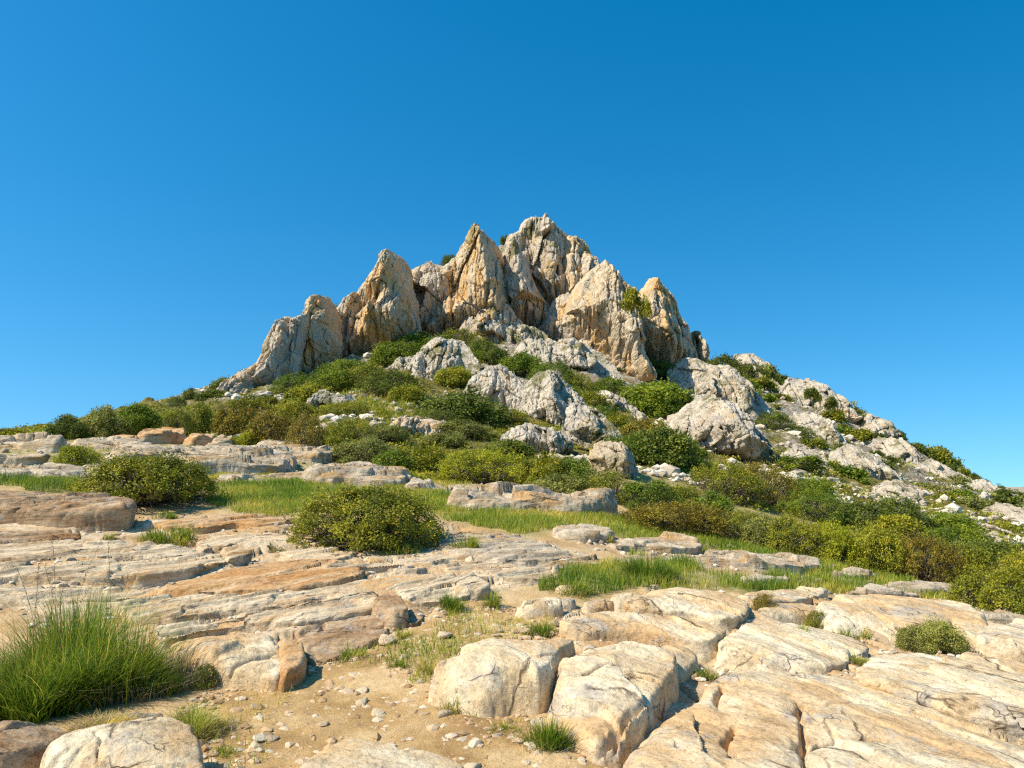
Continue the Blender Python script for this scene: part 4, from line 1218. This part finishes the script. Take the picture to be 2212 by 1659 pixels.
def shrub(box, kind, lab, grp, pool=None, name='shrub', cat='shrub', parts=True, back=.38, bare=False):
    xL, xR, yT, yB = box
    p = hit((xL + xR) / 2, yB)[0]
    w = (xR - xL) * S * p[1] / F
    h = (yB - yT) * S * p[1] / F
    y = p[1] + back * w * min(1, 25 / p[1] + .25)
    x = p[0] * y / p[1]
    pr = pool[RNG.integers(len(pool))]
    if grp and 'slope' in grp and w * F / p[1] > 30:
        w *= 1.22
    if grp and 'belt' in grp:
        w *= 1.2
        h *= .78
    rot = RNG.uniform(0, 6.28)
    zg = float(gz(x, y))
    zg = max(min(zg, p[2] + .25 * h), p[2] - .3 * h)
    hz = max(h * 1.02 - (zg - p[2]), .35 * h)
    loc = (x, y, zg - .03 * h)
    def setm(o):
        o.material_slots[0].link = 'OBJECT'
        o.material_slots[0].material = LEAF[kind]
    sc = (w * 1.04, w * 1.04, hz / pr.h)
    if parts and pr.br:
        e = link(name, None, None, loc, lab, cat, grp)
        e.rotation_euler = (RNG.uniform(-.12, .12), RNG.uniform(-.12, .12), rot)
        e.scale = sc
        setm(link('foliage', pr.fol, e))
        link('branches', pr.br, e)
        return e
    o = link(name, pr.fol, None, loc, lab, cat, grp)
    o.rotation_euler = (0, 0, rot)
    o.scale = sc
    setm(o)
    return o


# two near bushes, built for themselves
NEAR1 = [Proto(301, 15000, 9, .0165, 70, .40, True, spiky=.30, gap=.55)]
NEAR2 = [Proto(302, 16000, 9, .0155, 80, .42, True, spiky=.30, gap=.55)]
shrub((158, 472, 985, 1108), 'olive', 'wide olive bush with bare grey twigs low down, near left beside the brown slab', None, NEAR1)
shrub((612, 966, 1058, 1196), 'olive', 'dense bush with yellow tips alone on the rocks at the centre of the photo', None, NEAR2)
shrub((735, 930, 1120, 1197), 'grey', 'low grey-green shrub growing at the front foot of the central bush', None, BIG)
shrub((118, 218, 958, 1006), 'yellow', 'small bright shrub on the pale outcrops at far left', None, MID)
shrub((500, 582, 930, 966), 'yellow', 'small light green shrub below the brownish skyline scrub', None, MID)
shrub((1942, 2088, 1352, 1416), 'grey', 'small low grey-green shrub alone on the pale slabs at right', None, BIG)
shrub((2062, 2270, 1232, 1332), 'olive', 'grey-flecked olive bush at the right edge above the slabs', None, BIG)
shrub((2150, 2330, 1200, 1290), 'olive', 'yellow-flowered bush at the right edge behind the olive bush', None, BIG)
shrub((412, 480, 1446, 1492), 'dark', 'small dark leafy weed at the right foot of the tall grass', None, MID)
shrub((1618, 1685, 1290, 1325), 'brown', 'reddish small cushion plant between pale slabs', None, MID)
shrub((1740, 1790, 1325, 1352), 'olive', 'tiny olive plant left of the whale-backed rock foot', None, MID)

SK = 'shrubs on the left skyline'
for b, k, lab in [((-30, 58, 924, 948), 'olive', 'flat olive shrub on the skyline at the left edge'), ((48, 112, 932, 958), 'yellow', 'low yellow flowering shrub on the left skyline'),
                  ((100, 195, 896, 955), 'dark', 'leftmost spiky dark shrub of the skyline row'), ((170, 275, 876, 952), 'grey', 'grey-brown spiky shrub second in the skyline row'),
                  ((235, 350, 872, 948), 'green', 'tall green spiky shrub behind the orange boulders'), ((330, 420, 882, 945), 'olive', 'olive shrub right of the tall green skyline shrub'),
                  ((375, 480, 868, 940), 'olive', 'golden olive shrub above the angular orange boulder'), ((455, 560, 866, 950), 'brown', 'brown heathy shrub above the small light green shrub'),
                  ((530, 640, 880, 968), 'brown', 'dark brown dome of heath behind the rounded outcrop'), ((610, 720, 890, 985), 'brown', 'wide brown-green shrub behind the rounded outcrop top'),
                  ((690, 760, 915, 990), 'olive', 'yellow-tipped shrub right of the rounded outcrop')]:
    shrub(b, k, lab, SK, SPK if b[0] < 330 else MID)

BG = 'bushes of the belt at the foot of the hill'
for b, k, lab in [((725, 850, 925, 1008), 'grey', 'grey-green bush starting the belt right of the yellow-tipped shrub'), ((810, 900, 955, 1022), 'green', 'mid green bush above the square grey block'),
                  ((850, 965, 938, 1024), 'olive', 'light olive bush left of the bright yellow-green dome'), ((915, 1010, 918, 970), 'grey', 'flat grey-green bush above the light olive one'),
                  ((950, 1132, 944, 1046), 'yellow', 'bright yellow-green dome bush at the centre of the belt'), ((1035, 1150, 935, 1000), 'dark', 'dark bush behind the right shoulder of the yellow-green dome'),
                  ((1120, 1225, 955, 1058), 'olive', 'olive bush right of the yellow-green dome'), ((1190, 1290, 965, 1062), 'green', 'green bush below the orange-topped rock'),
                  ((1150, 1270, 1010, 1078), 'grey', 'low grey bush front of the belt, under the spur'), ((1265, 1370, 1000, 1088), 'olive', 'rounded olive bush at the end of the pale spur'),
                  ((1350, 1460, 1015, 1108), 'green', 'green bush behind the grey heath bush'), ((1410, 1500, 1030, 1100), 'olive', 'small olive bush above the grey heath bush'),
                  ((1350, 1560, 1062, 1155), 'brown', 'big grey-brown heath bush at the meadow edge'), ((1490, 1640, 975, 1085), 'olive', 'large olive bush under the angular crag, left one'),
                  ((1570, 1720, 975, 1095), 'brown', 'rust-tinged bush under the angular crag, right one'), ((1480, 1600, 1050, 1130), 'green', 'green bush between heath bush and large olive bush'),
                  ((1660, 1800, 1005, 1105), 'green', 'deep green bush on the lower right slope'), ((1540, 1680, 1085, 1175), 'olive', 'olive bush at the meadow edge right of the heath bush'),
                  ((1600, 1700, 1100, 1190), 'grey', 'greyish twiggy bush at the meadow edge'), ((1640, 1780, 1095, 1205), 'olive', 'thick olive bush bordering the right meadow'),
                  ((1740, 1870, 1105, 1222), 'yellow', 'golden-topped bush bordering the right meadow'), ((1830, 1960, 1118, 1242), 'olive', 'dense olive bush nearest the right meadow end'),
                  ((1930, 2060, 1130, 1258), 'brown', 'rusty olive bush at the right end of the meadow'), ((2020, 2130, 1150, 1266), 'olive', 'last olive bush of the right meadow border'),
                  ((1690, 1830, 1040, 1130), 'green', 'green bush behind the golden-topped bush'), ((1790, 2000, 1058, 1160), 'dark', 'big dark green bush in the middle of the right slope'),
                  ((1940, 2110, 1085, 1180), 'green', 'bright green bush right of the big dark green bush'), ((2080, 2260, 1150, 1245), 'dark', 'dark round bush at the right edge above the flowered bush'),
                  ((2000, 2110, 1120, 1210), 'green', 'green bush left of the dark round right-edge bush'), ((1880, 1990, 1100, 1180), 'olive', 'olive bush between the big dark bush and meadow border')]:
    shrub(b, k, lab, BG, BIG if (b[1] - b[0]) > 125 else MID)

HG = 'bushes on the slope below the summit'
for b, k, lab in [((912, 1094, 836, 928), 'dark', 'large round dark bush left of the pale double outcrop'), ((940, 1065, 905, 955), 'grey', 'flat grey-green bush just below the round dark bush'),
                  ((1060, 1140, 880, 925), 'olive', 'light bush squeezed between round dark bush and double outcrop'), ((590, 690, 805, 862), 'green', 'leftmost green bush under the fluted pinnacle'),
                  ((665, 770, 795, 855), 'green', 'green bush below the narrow flat-topped pinnacle'), ((745, 840, 780, 850), 'olive', 'olive bush below the broad pinnacle'),
                  ((780, 905, 795, 872), 'dark', 'dark grey-green bush above the hillside grass'), ((800, 890, 735, 795), 'green', 'bright green bush under the overhanging orange scar'),
                  ((860, 960, 715, 775), 'green', 'long green bush under the slim grey flake'), ((935, 1040, 708, 765), 'olive', 'olive bush at the left foot of the tall pinnacle'),
                  ((1000, 1075, 730, 790), 'dark', 'dark bush above the knobbly outcrop, left'), ((1035, 1110, 745, 805), 'dark', 'dark bush above the knobbly outcrop, right'),
                  ((1085, 1175, 755, 820), 'green', 'green bush above the upper hump'), ((1150, 1240, 775, 845), 'green', 'green bush behind the big right hump'),
                  ((1205, 1285, 805, 855), 'olive', 'olive bush under the rubble rib'), ((940, 1025, 790, 842), 'olive', 'olive bush right of the knobbly outcrop'),
                  ((1345, 1495, 822, 905), 'green', 'large bright green bush under the plunging buttress'), ((1280, 1352, 812, 855), 'green', 'small green bush left of the large bright one'),
                  ((1230, 1320, 845, 905), 'olive', 'olive bush along the top of the pale spur'), ((1270, 1360, 890, 950), 'olive', 'olive bush right of the pale spur, upper'),
                  ((1330, 1450, 905, 975), 'brown', 'rusty-topped bush right of the pale spur'), ((1345, 1500, 925, 1015), 'dark', 'large dark bush between the spur and the angular crag'),
                  ((1440, 1530, 955, 1020), 'green', 'green bush at the left foot of the angular crag'), ((1395, 1470, 775, 830), 'dark', 'dark bush in the shadow right of the plunging buttress'),
                  ((1430, 1500, 790, 830), 'green', 'green bush under the right-hand pinnacle'), ((1515, 1600, 765, 815), 'dark', 'dark bush on the skyline right of the rounded stack'),
                  ((1560, 1630, 780, 830), 'dark', 'dark bush left of the first skyline rock'), ((1500, 1550, 845, 880), 'dark', 'small dark bush on the pale slab face'),
                  ((1110, 1170, 680, 720), 'green', 'bright bush in the gully between tall pinnacle and summit'), ((1155, 1225, 640, 680), 'olive', 'olive bush on the ledge under the summit'),
                  ((1220, 1270, 660, 705), 'olive', 'pale olive bush above the lower grey rib'), ((885, 930, 640, 700), 'green', 'green bush in the gully left of the tall pinnacle'),
                  ((880, 925, 690, 735), 'olive', 'olive bush low in the gully beside the slim flake'), ((950, 1000, 546, 585), 'dark', 'dark bush on the skyline left of the tall pinnacle'),
                  ((915, 950, 572, 598), 'dark', 'small dark bush on the saddle skyline'), ((1080, 1100, 505, 525), 'dark', 'tiny bush on the ridge beside the summit crown'),
                  ((745, 775, 640, 668), 'dark', 'small dark bush behind the narrow pinnacle'), ((715, 745, 660, 730), 'dark', 'dark bush in the cleft right of the narrow pinnacle'),
                  ((700, 740, 730, 790), 'olive', 'olive bush at the foot of the narrow pinnacle'), ((1340, 1385, 620, 655), 'olive', 'bush on the ridge left of the right-hand pinnacle'),
                  ((1380, 1410, 640, 670), 'olive', 'small bush at the left side of the right-hand pinnacle'), ((1625, 1705, 888, 938), 'dark', 'dark bush above the angular crag on the right flank'),
                  ((1690, 1755, 918, 955), 'dark', 'second dark bush along the right flank'), ((1640, 1790, 985, 1030), 'green', 'long green bush right of the angular crag'),
                  ((1765, 1812, 982, 1012), 'dark', 'dark round bush left of the pale triangular rock'), ((505, 560, 795, 835), 'dark', 'dark bush at the left foot of the fluted pinnacle'),
                  ((430, 500, 840, 880), 'dark', 'dark bush on the far left ridge above the slanting grey rock'), ((385, 440, 838, 880), 'dark', 'small dark bush on the far left ridge'), ((355, 405, 855, 892), 'dark', 'dark bush lowest on the far left ridge'), ((455, 530, 815, 862), 'dark', 'dark bush between the slanting grey rock and the pale fin'),
                  ((700, 800, 865, 910), 'olive', 'olive bush in the hillside grass'), ((790, 850, 880, 915), 'yellow', 'yellow-green bush in the hillside grass'),
                  ((590, 690, 860, 910), 'olive', 'olive bush behind the brown skyline heath'), ((500, 600, 850, 895), 'olive', 'olive bush under the fluted pinnacle foot'),
                  ((700, 800, 770, 830), 'green', 'green bush in the band climbing below the broad pinnacle'), ((820, 930, 735, 795), 'green', 'green bush in the band above the dark grey-green bush'),
                  ((900, 990, 720, 772), 'green', 'green bush in the band below the tall left pinnacle'), ((960, 1060, 745, 800), 'green', 'green bush just above the knobbly outcrop top'),
                  ((620, 720, 825, 880), 'olive', 'olive bush low in the band under the narrow pinnacle'), ((840, 915, 830, 880), 'olive', 'olive bush left of the knobbly outcrop'),
                  ((1180, 1265, 830, 880), 'green', 'green bush on top of the big right hump'), ((1235, 1330, 870, 930), 'green', 'green bush along the upper edge of the pale spur'),
                  ((1380, 1470, 850, 910), 'green', 'green bush right under the large bright green bush'), ((1300, 1400, 935, 1000), 'green', 'green bush between pale spur end and rusty-topped bush'),
                  ((700, 800, 900, 950), 'olive', 'olive bush above the grey-green belt start'), ((780, 880, 915, 960), 'grey', 'grey bush left of the flat orange-white rocks'),
                  ((890, 990, 880, 935), 'dark', 'dark bush at the left side of the large round dark bush')]:
    shrub(b, k, lab, HG, MID if (b[1] - b[0]) > 45 else FAR, parts=(b[1] - b[0]) > 45)

# small ones scattered on the right flank and along its ridge
FG = 'small shrubs dotting the right flank'
fl = []
while len(fl) < 92:
    x = RNG.uniform(1520, 2230)
    top = np.interp(x, [1500, 1620, 1750, 1830, 1910, 2000, 2110, 2212, 2260], [790, 790, 840, 885, 930, 975, 1035, 1075, 1095])
    bot = np.interp(x, [1500, 1700, 1800, 2000, 2212], [860, 960, 1050, 1110, 1170])
    y = RNG.uniform(top + 8, bot)
    wv = RNG.uniform(30, 80) * (.8 + .3 * (y - top) / 150)
    if all(abs(x - a) > .42 * (wv + w2) * .5 or abs(y - b) > .22 * (wv + w2) * .5 for a, b, w2 in fl):
        fl.append((x, y, wv))
for x, y, w in fl:
    shrub((x - w / 2, x + w / 2, y - w * .52, y), RNG.choice(['dark', 'dark', 'green', 'olive', 'grey']), 'small rounded shrub dotting the stony right flank of the mountain', FG, FAR, parts=False)
for x in np.arange(1660, 2240, 19.0):
    x = x + RNG.uniform(-7, 7)
    y = np.interp(x, [1620, 1750, 1830, 1910, 2000, 2110, 2212, 2260], [795, 848, 892, 938, 985, 1042, 1080, 1100])
    w = RNG.uniform(16, 36)
    shrub((x - w / 2, x + w / 2, y - w * .5, y + 3), 'dark', 'small dark shrub along the right skyline ridge', 'small shrubs along the right ridge', FAR, parts=False)
SGp = 'small shrubs among the summit scree'
for _ in range(30):
    x = RNG.uniform(1000, 1330)
    y = RNG.uniform(690, 830) + (x - 1000) * .12
    w = RNG.uniform(18, 42)
    shrub((x - w / 2, x + w / 2, y - w * .42, y), RNG.choice(['dark', 'green', 'olive', 'grey']), 'small shrub on the scree under the summit rocks', SGp, FAR, parts=False)
LGp = 'small shrubs in the hillside grass'
for _ in range(18):
    x = RNG.uniform(560, 900)
    y = RNG.uniform(860, 925)
    w = RNG.uniform(24, 60)
    shrub((x - w / 2, x + w / 2, y - w * .45, y), RNG.choice(['olive', 'olive', 'grey', 'yellow', 'brown']), 'small shrub in the grassy slope below the left pinnacles', LGp, FAR, parts=False)

# low scrub cover on the hillside: nobody could count it
def scrub():
    n = 26000
    th = RNG.uniform(-.62, .62, n)
    Rr = np.exp(RNG.uniform(math.log(20), math.log(145), n))
    x, y = np.sin(th) * Rr, np.cos(th) * Rr
    px = 512 + F * x / y
    mk = fbm(x * .10, y * .08, 31.0, 4) + .35 * sstep(85, 35, Rr) + .12 * sstep(6, -20, x) - .05
    mk = mk + .13 * sstep(3, 22, x) * sstep(36, 50, Rr)
    keep = (mk > RNG.uniform(.10, .42, n)) & ((Rr > 30) | (px > 380))
    x, y, Rr = x[keep], y[keep], Rr[keep]
    z = gz(x, y)
    per = 16
    sz = RNG.uniform(.18, .5, len(x)) * (.40 + Rr / 120)
    c = np.repeat(np.stack([x, y, z], 1), per, 0)
    s = np.repeat(sz, per)[:, None]
    d = RNG.normal(size=c.shape)
    d[:, 2] = np.abs(d[:, 2]) * .6
    d = unit(d)
    pos = c + d * s * np.array([1, 1, .65])
    tone = np.clip(np.repeat(RNG.uniform(.1, .85, len(x)), per) + RNG.normal(0, .1, len(pos)), 0, 1)
    v, f, t = leaf_quads(pos, unit(d + RNG.normal(size=d.shape) * .6 + [0, 0, .4]), unit(RNG.normal(size=d.shape)), (s[:, 0] * .40), s[:, 0] * .14, tone)
    link('scrub', mesh_np('scrub', v, f, LEAF['olive'], False, face_attr={'tone': t}), None, (0, 0, 0), 'low olive scrub and herbs covering the hillside between bushes', 'scrub', kind='stuff')


scrub()

# ------------------------------------------------------------------ grass
def blades(base, h, lean, width, tone, g, seg=3, droop=.5, a=None):
    n = len(base)
    a = g.uniform(0, 6.28, n) if a is None else a
    dirv = np.stack([np.cos(a), np.sin(a), np.zeros(n)], 1) * lean[:, None]
    if droop < 0:
        droop = -droop
    side = np.stack([-np.sin(a + g.normal(0, .8, n)), np.cos(a), np.zeros(n)], 1)
    side = unit(side)
    V = []
    for i in range(seg + 1):
        t = i / seg
        p = base + np.array([0, 0, 1.]) * (h * (t - droop * .35 * t * t * np.clip(lean, 0, 1)))[:, None] + dirv * (h * (t * .35 + t * t * .65))[:, None]
        w = width * (1 - t ** 1.5) * .5 + width * .04
        V.append(p - side * w[:, None])
        V.append(p + side * w[:, None])
    V = np.stack(V, 1)
    k = 2 * (seg + 1)
    f = np.concatenate([np.stack([np.arange(n) * k + 2 * i, np.arange(n) * k + 2 * i + 1, np.arange(n) * k + 2 * i + 3, np.arange(n) * k + 2 * i + 2], 1) for i in range(seg)])
    return V.reshape(-1, 3), f, np.tile(tone, seg)


def meadow():
    g = np.random.default_rng(77)
    VV, FF, TT, o = [], [], [], 0
    for s, dens, hh, straw in GRASS_POLYS:
        P = chaikin(wpoly(s), 1)
        lo, hi = P.min(0) - .3, P.max(0) + .3
        n = int(min(dens * (hi - lo).prod(), 900000))
        xy = g.uniform(lo, hi, (n, 2))
        d = poly_sdf(P, xy[:, 0], xy[:, 1]) + .5 * fbm(xy[:, 0] * 1.7, xy[:, 1] * 1.7, 3, 4)
        xy = xy[d > 0]
        cl = fbm(xy[:, 0] * 1.1, xy[:, 1] * 1.1, 8, 3)
        xy = xy[g.random(len(xy)) < .62 + 1.5 * cl]
        xy = xy[foot_ok(xy, .01)]
        n = len(xy)
        z = gz(xy[:, 0], xy[:, 1]) - .01
        patch = fbm(xy[:, 0] * .55, xy[:, 1] * .55, 5, 3)
        h = hh * g.uniform(.45, 1.15, n) * (1 + .7 * patch)
        tone = np.clip(straw + .75 * patch * -1 + g.normal(0, .13, n), 0, 1)
        D = np.hypot(xy[:, 0], xy[:, 1])
        v, f, t = blades(np.column_stack([xy, z]), h, g.uniform(.05, .75, n), (.0035 + D * .0005), tone, g, 2)
        VV.append(v)
        FF.append(f + o)
        TT.append(t)
        o += len(v)
    link('meadow_grass', mesh_np('meadow_grass', np.concatenate(VV), np.concatenate(FF), M_GRASS, True, face_attr={'tone': np.concatenate(TT)}), None, (0, 0, 0),
         'fine green and straw coloured grass of the meadow strips between the rocks', 'grass', kind='stuff')


meadow()


def tuft(box, tone, lab, n=500, grp=None, lean=(.1, .9), name='grass_tuft', straw=0.0, stalks=0, wd=.004, spread=.5):
    xL, xR, yT, yB = box
    p = hit((xL + xR) / 2, yB)[0]
    w = (xR - xL) * S * p[1] / F
    h = (yB - yT) * S * p[1] / F
    g = np.random.default_rng(seed_of(lab))
    r = np.sqrt(g.uniform(0, 1, n)) * w * spread * .5
    a = g.uniform(0, 6.28, n)
    cx, cyy = p[0], p[1] + w * spread * .25
    ns = max(12, n // 130)
    sx, sy = np.sqrt(g.uniform(0, 1, ns)) * w * spread * .5, g.uniform(0, 6.28, ns)
    k = g.integers(0, ns, n)
    jit = .16 * w * spread / math.sqrt(ns) * 2.2
    x = cx + sx[k] * np.cos(sy[k]) + g.normal(0, jit, n)
    y = cyy + sx[k] * np.sin(sy[k]) * .7 + g.normal(0, jit * .7, n)
    r = np.minimum(np.hypot(x - cx, (y - cyy) / .7), w * spread * .6)
    hs_ = g.uniform(.55, 1.1, ns)[k]
    az = np.arctan2(y - cyy, x - cx) + g.normal(0, 1.1, n)
    z = gz(x, y)
    z0 = float(gz(cx, cyy))
    base = np.column_stack([x - cx, y - cyy, z - z0 - .01])
    hh = h * hs_ * g.uniform(.45, 1.12, n) * (1.0 - .35 * (r / (w * spread * .5)) ** 2)
    lr = np.clip(lean[0] + (lean[1] - lean[0]) * g.random(n) * (.35 + r / (w * spread * .5)), 0, 1.3)
    tn = np.clip(tone + g.normal(0, .19, n), 0, 1)
    v, f, t = blades(base, hh, lr, np.full(n, wd) * g.uniform(.7, 1.4, n), tn + g.normal(0, .12, ns)[k], g, 4, .7, az)
    e = link(name, None, None, (cx, cyy, z0), lab, 'grass tuft', grp)
    link('blades', mesh_np('blades', v, f, M_GRASS, True, face_attr={'tone': t}), e)
    if straw:
        m = max(90, int(n * straw))
        r = np.sqrt(g.uniform(0, 1, m)) * w * spread * .62
        a = g.uniform(0, 6.28, m)
        base = np.column_stack([r * np.cos(a), r * np.sin(a) * .7 - .02, np.zeros(m)])
        base[:, 2] = gz(cx + base[:, 0], cyy + base[:, 1]) - z0
        v, f, t = blades(base, h * g.uniform(.2, .55, m), g.uniform(.6, 1.8, m), np.full(m, wd * .9), g.random(m), g, 4, 1.0)
        link('dry_straw', mesh_np('dry_straw', v, f, M_STRAW, True, face_attr={'tone': t}), e)
    for _ in range(stalks):
        b = np.array([g.uniform(-.45, .45) * w * spread, g.uniform(-.3, .3) * w * spread, 0])
        H2 = h * g.uniform(1.0, 1.45)
        lx = g.uniform(-.25, .3)
        tt = np.linspace(0, 1, 7)[:, None]
        path_ = b + tt * np.array([0, 0, H2]) + tt ** 2 * np.array([lx * H2, 0, -.05 * H2])
        P = [tube(path_, .0022, .0012, 3)]
        for q in np.linspace(.72, 1, 12):
            i = q * 6
            j = min(int(i), 5)
            c = path_[j] * (1 - i + j) + path_[j + 1] * (i - j)
            e2 = c + g.normal(0, .010, 3) + [0, 0, .012]
            P.append(tube(np.array([c, (c + e2) / 2 + g.normal(0, .002, 3), e2]), .0035, .0015, 3))
        v, f = join(P)
        link('seed_stalk', mesh_np('seed_stalk', v, f, M_STRAW, True, face_attr={'tone': np.full(len(f), .45)}), e)
    return e


tuft((-70, 290, 1292, 1530), .40, 'tall lush green grass clump with seed stalks at the left edge', 5200, lean=(.08, 1.0), straw=.08, stalks=9, wd=.0065, spread=.85, name='grass_clump')
tuft((110, 385, 1385, 1512), .38, 'mid height green grass clump spreading right from the tall one', 3600, lean=(.15, 1.0), straw=.25, stalks=3, wd=.0058, spread=.75, name='grass_clump')
tuft((-60, 160, 1390, 1560), .16, 'dark green leafy grass at the foot of the tall clump, left edge', 2600, lean=(.3, 1.1), wd=.007, spread=.9, name='grass_clump')
tuft((330, 470, 1520, 1600), .50, 'thin yellowing grass trailing onto the path from the clumps', 1500, lean=(.3, 1.2), straw=.8, wd=.004, spread=.8, name='grass_clump')
tuft((150, 270, 1530, 1585), .85, 'dry tangled straw between the bottom left boulders', 700, lean=(.6, 1.5), straw=1.5, wd=.004, spread=.9, name='grass_clump')
TG = [((295, 420, 1122, 1172), .28, 'bright fan of grass on the ledges below the near left bush', 900), ((945, 1005, 1272, 1325), .25, 'round green tuft at the foot of the dark-faced block', 700),
      ((1035, 1085, 1265, 1315), .45, 'thin straggly tuft right of the round tuft', 250), ((960, 1045, 1155, 1198), .35, 'green tuft on the right side of the central bush', 600),
      ((800, 900, 1165, 1200), .35, 'grass fringe at the front foot of the central bush', 500), ((1135, 1205, 1330, 1372), .3, 'green tuft by the cracked shelf at the path head', 450),
      ((720, 795, 1385, 1430), .4, 'small tuft below the brown crumbling face', 350), ((835, 885, 1425, 1455), .35, 'low dark tuft in the middle of the path', 250),
      ((945, 1025, 1480, 1545), .6, 'dry tuft in front of the path boulder', 420), ((1130, 1235, 1545, 1625), .3, 'fresh green tuft at the foot of the split cream block', 800),
      ((1050, 1130, 1555, 1590), .5, 'sparse grass left of the fresh green tuft', 260), ((440, 525, 1600, 1635), .35, 'little tuft on the path beside the bottom left boulder', 260),
      ((890, 960, 1415, 1465), .6, 'short yellow tuft left of the path boulder', 240), ((840, 890, 1345, 1380), .5, 'small pale tuft under the small brown block', 240),
      ((1700, 1790, 1360, 1390), .4, 'mat of green plants in the joint below the whale-backed rock', 320), ((1800, 1900, 1350, 1378), .4, 'green strip along the whale-backed rock foot', 280),
      ((1830, 1900, 1415, 1450), .5, 'yellow-green plants in the joint above the overhanging slab', 300), ((1500, 1560, 1440, 1475), .5, 'weeds growing in the dark crevice of the slabs', 220),
      ((1850, 1905, 1455, 1490), .45, 'small weeds in the gap left of the overhanging slab', 200), ((90, 175, 1020, 1058), .25, 'bright grass clump left of the near left bush', 500),
      ((215, 250, 1145, 1170), .4, 'tiny tuft in the shadow of the overhang', 120), ((575, 615, 1168, 1190), .5, 'tiny yellow tuft on the smooth cream slab', 120),
      ((320, 380, 1095, 1125), .35, 'grass tuft under the right end of the near left bush', 250), ((1295, 1330, 1150, 1172), .4, 'green tuft at the foot of the low meadow dome', 200),
      ((20, 70, 1640, 1690), .5, 'yellow weeds between the two bottom left boulders', 200), ((1330, 1480, 1195, 1262), .25, 'lush green clump in the middle of the right meadow', 1500),
      ((1650, 1780, 1232, 1268), .3, 'green clump right of the lush meadow clump', 700), ((1180, 1290, 1240, 1285), .5, 'pale grass clump left of the lush meadow clump', 600)]
for b, t, lab, n in TG:
    tuft(b, t, lab, n, None, (.1, .9), straw=.15, wd=.0035 + .0006 * float(hit((b[0] + b[1]) / 2, b[3])[0, 1]) * .6, spread=.7 if b[1] - b[0] < 100 else .85)

# ------------------------------------------------------------------ the dead branch on the tall pinnacle
def dead_branch():
    dx, dy, dz = ray([1000, 1020, 1045, 1058], [654, 660, 672, 676])
    Y = np.array([86.5, 86.2, 86.0, 86.2])
    k = Y / dy
    p = np.stack([dx * k, Y, CAMZ + dz * k], 1)
    t = np.linspace(0, 3, 13)
    q = np.stack([np.interp(t, range(4), p[:, i]) for i in range(3)], 1)
    q[:, 2] += .12 * np.sin(t * 2.1)
    P = [tube(q, .10, .24, 6)]
    P.append(tube(np.array([q[2], q[2] + [-.5, 0, .4], q[2] + [-.9, 0, .5]]), .07, .03, 5))
    P.append(tube(np.array([q[5], q[5] + [.3, -.1, -.5], q[5] + [.5, -.1, -.9]]), .08, .03, 5))
    v, f = join(P)
    link('dead_branch', mesh_np('dead_branch', v - p[0], f, M_DEAD), None, p[0], 'bare dark branch lying across the foot of the tall left pinnacle', 'branch')


dead_branch()

# ------------------------------------------------------------------ sky, sun, camera
EL, AZB = radians(48), radians(20)
to_sun = np.array([-cos(EL) * cos(AZB), -cos(EL) * sin(AZB), sin(EL)])
w = bpy.data.worlds.new('World')
scene.world = w
w.use_nodes = True
nt = w.node_tree
nt.nodes.clear()
sky = nt.nodes.new('ShaderNodeTexSky')
sky.sky_type = 'NISHITA'
sky.sun_disc = False
sky.sun_elevation = EL
sky.sun_rotation = math.atan2(to_sun[0], to_sun[1]) % (2 * pi)
sky.air_density = 1.0
sky.dust_density = 0.5
sky.ozone_density = 3.0
hs = nt.nodes.new('ShaderNodeHueSaturation')
hs.inputs['Saturation'].default_value = 1.43
hs.inputs['Hue'].default_value = 0.488
bg = nt.nodes.new('ShaderNodeBackground')
bg.inputs['Strength'].default_value = 0.135
ow = nt.nodes.new('ShaderNodeOutputWorld')
tc = nt.nodes.new('ShaderNodeTexCoord')
va = nt.nodes.new('ShaderNodeVectorMath')
va.operation = 'ADD'
va.inputs[1].default_value = (0, 0, 0.13)
vn = nt.nodes.new('ShaderNodeVectorMath')
vn.operation = 'NORMALIZE'
nt.links.new(tc.outputs['Generated'], va.inputs[0])
nt.links.new(va.outputs[0], vn.inputs[0])
nt.links.new(vn.outputs[0], sky.inputs['Vector'])
nt.links.new(sky.outputs[0], hs.inputs['Color'])
nt.links.new(hs.outputs[0], bg.inputs['Color'])
nt.links.new(bg.outputs[0], ow.inputs['Surface'])

ld = bpy.data.lights.new('sun', 'SUN')
ld.energy = 4.6
ld.angle = radians(0.53)
ld.color = (1.0, 0.90, 0.74)
lo = bpy.data.objects.new('sun', ld)
COL.objects.link(lo)
from mathutils import Vector
lo.rotation_euler = Vector(to_sun).to_track_quat('Z', 'Y').to_euler()
lo.location = (-40, -10, 60)

cam = bpy.data.cameras.new('camera')
cam.sensor_fit = 'HORIZONTAL'
cam.sensor_width = 36.0
cam.lens = 36.0 * F / 1024.0
cam.clip_start = 0.1
cam.clip_end = 6000
co = bpy.data.objects.new('camera', cam)
COL.objects.link(co)
co.location = (0, 0, CAMZ)
co.rotation_euler = (radians(90) + PITCH, 0, 0)
scene.camera = co
scene.view_settings.view_transform = 'Standard'
scene.view_settings.look = 'None'
scene.view_settings.exposure = 0.46
scene.view_settings.gamma = 1.0
scene.cycles.use_denoising = False
scene.cycles.filter_width = 1.25
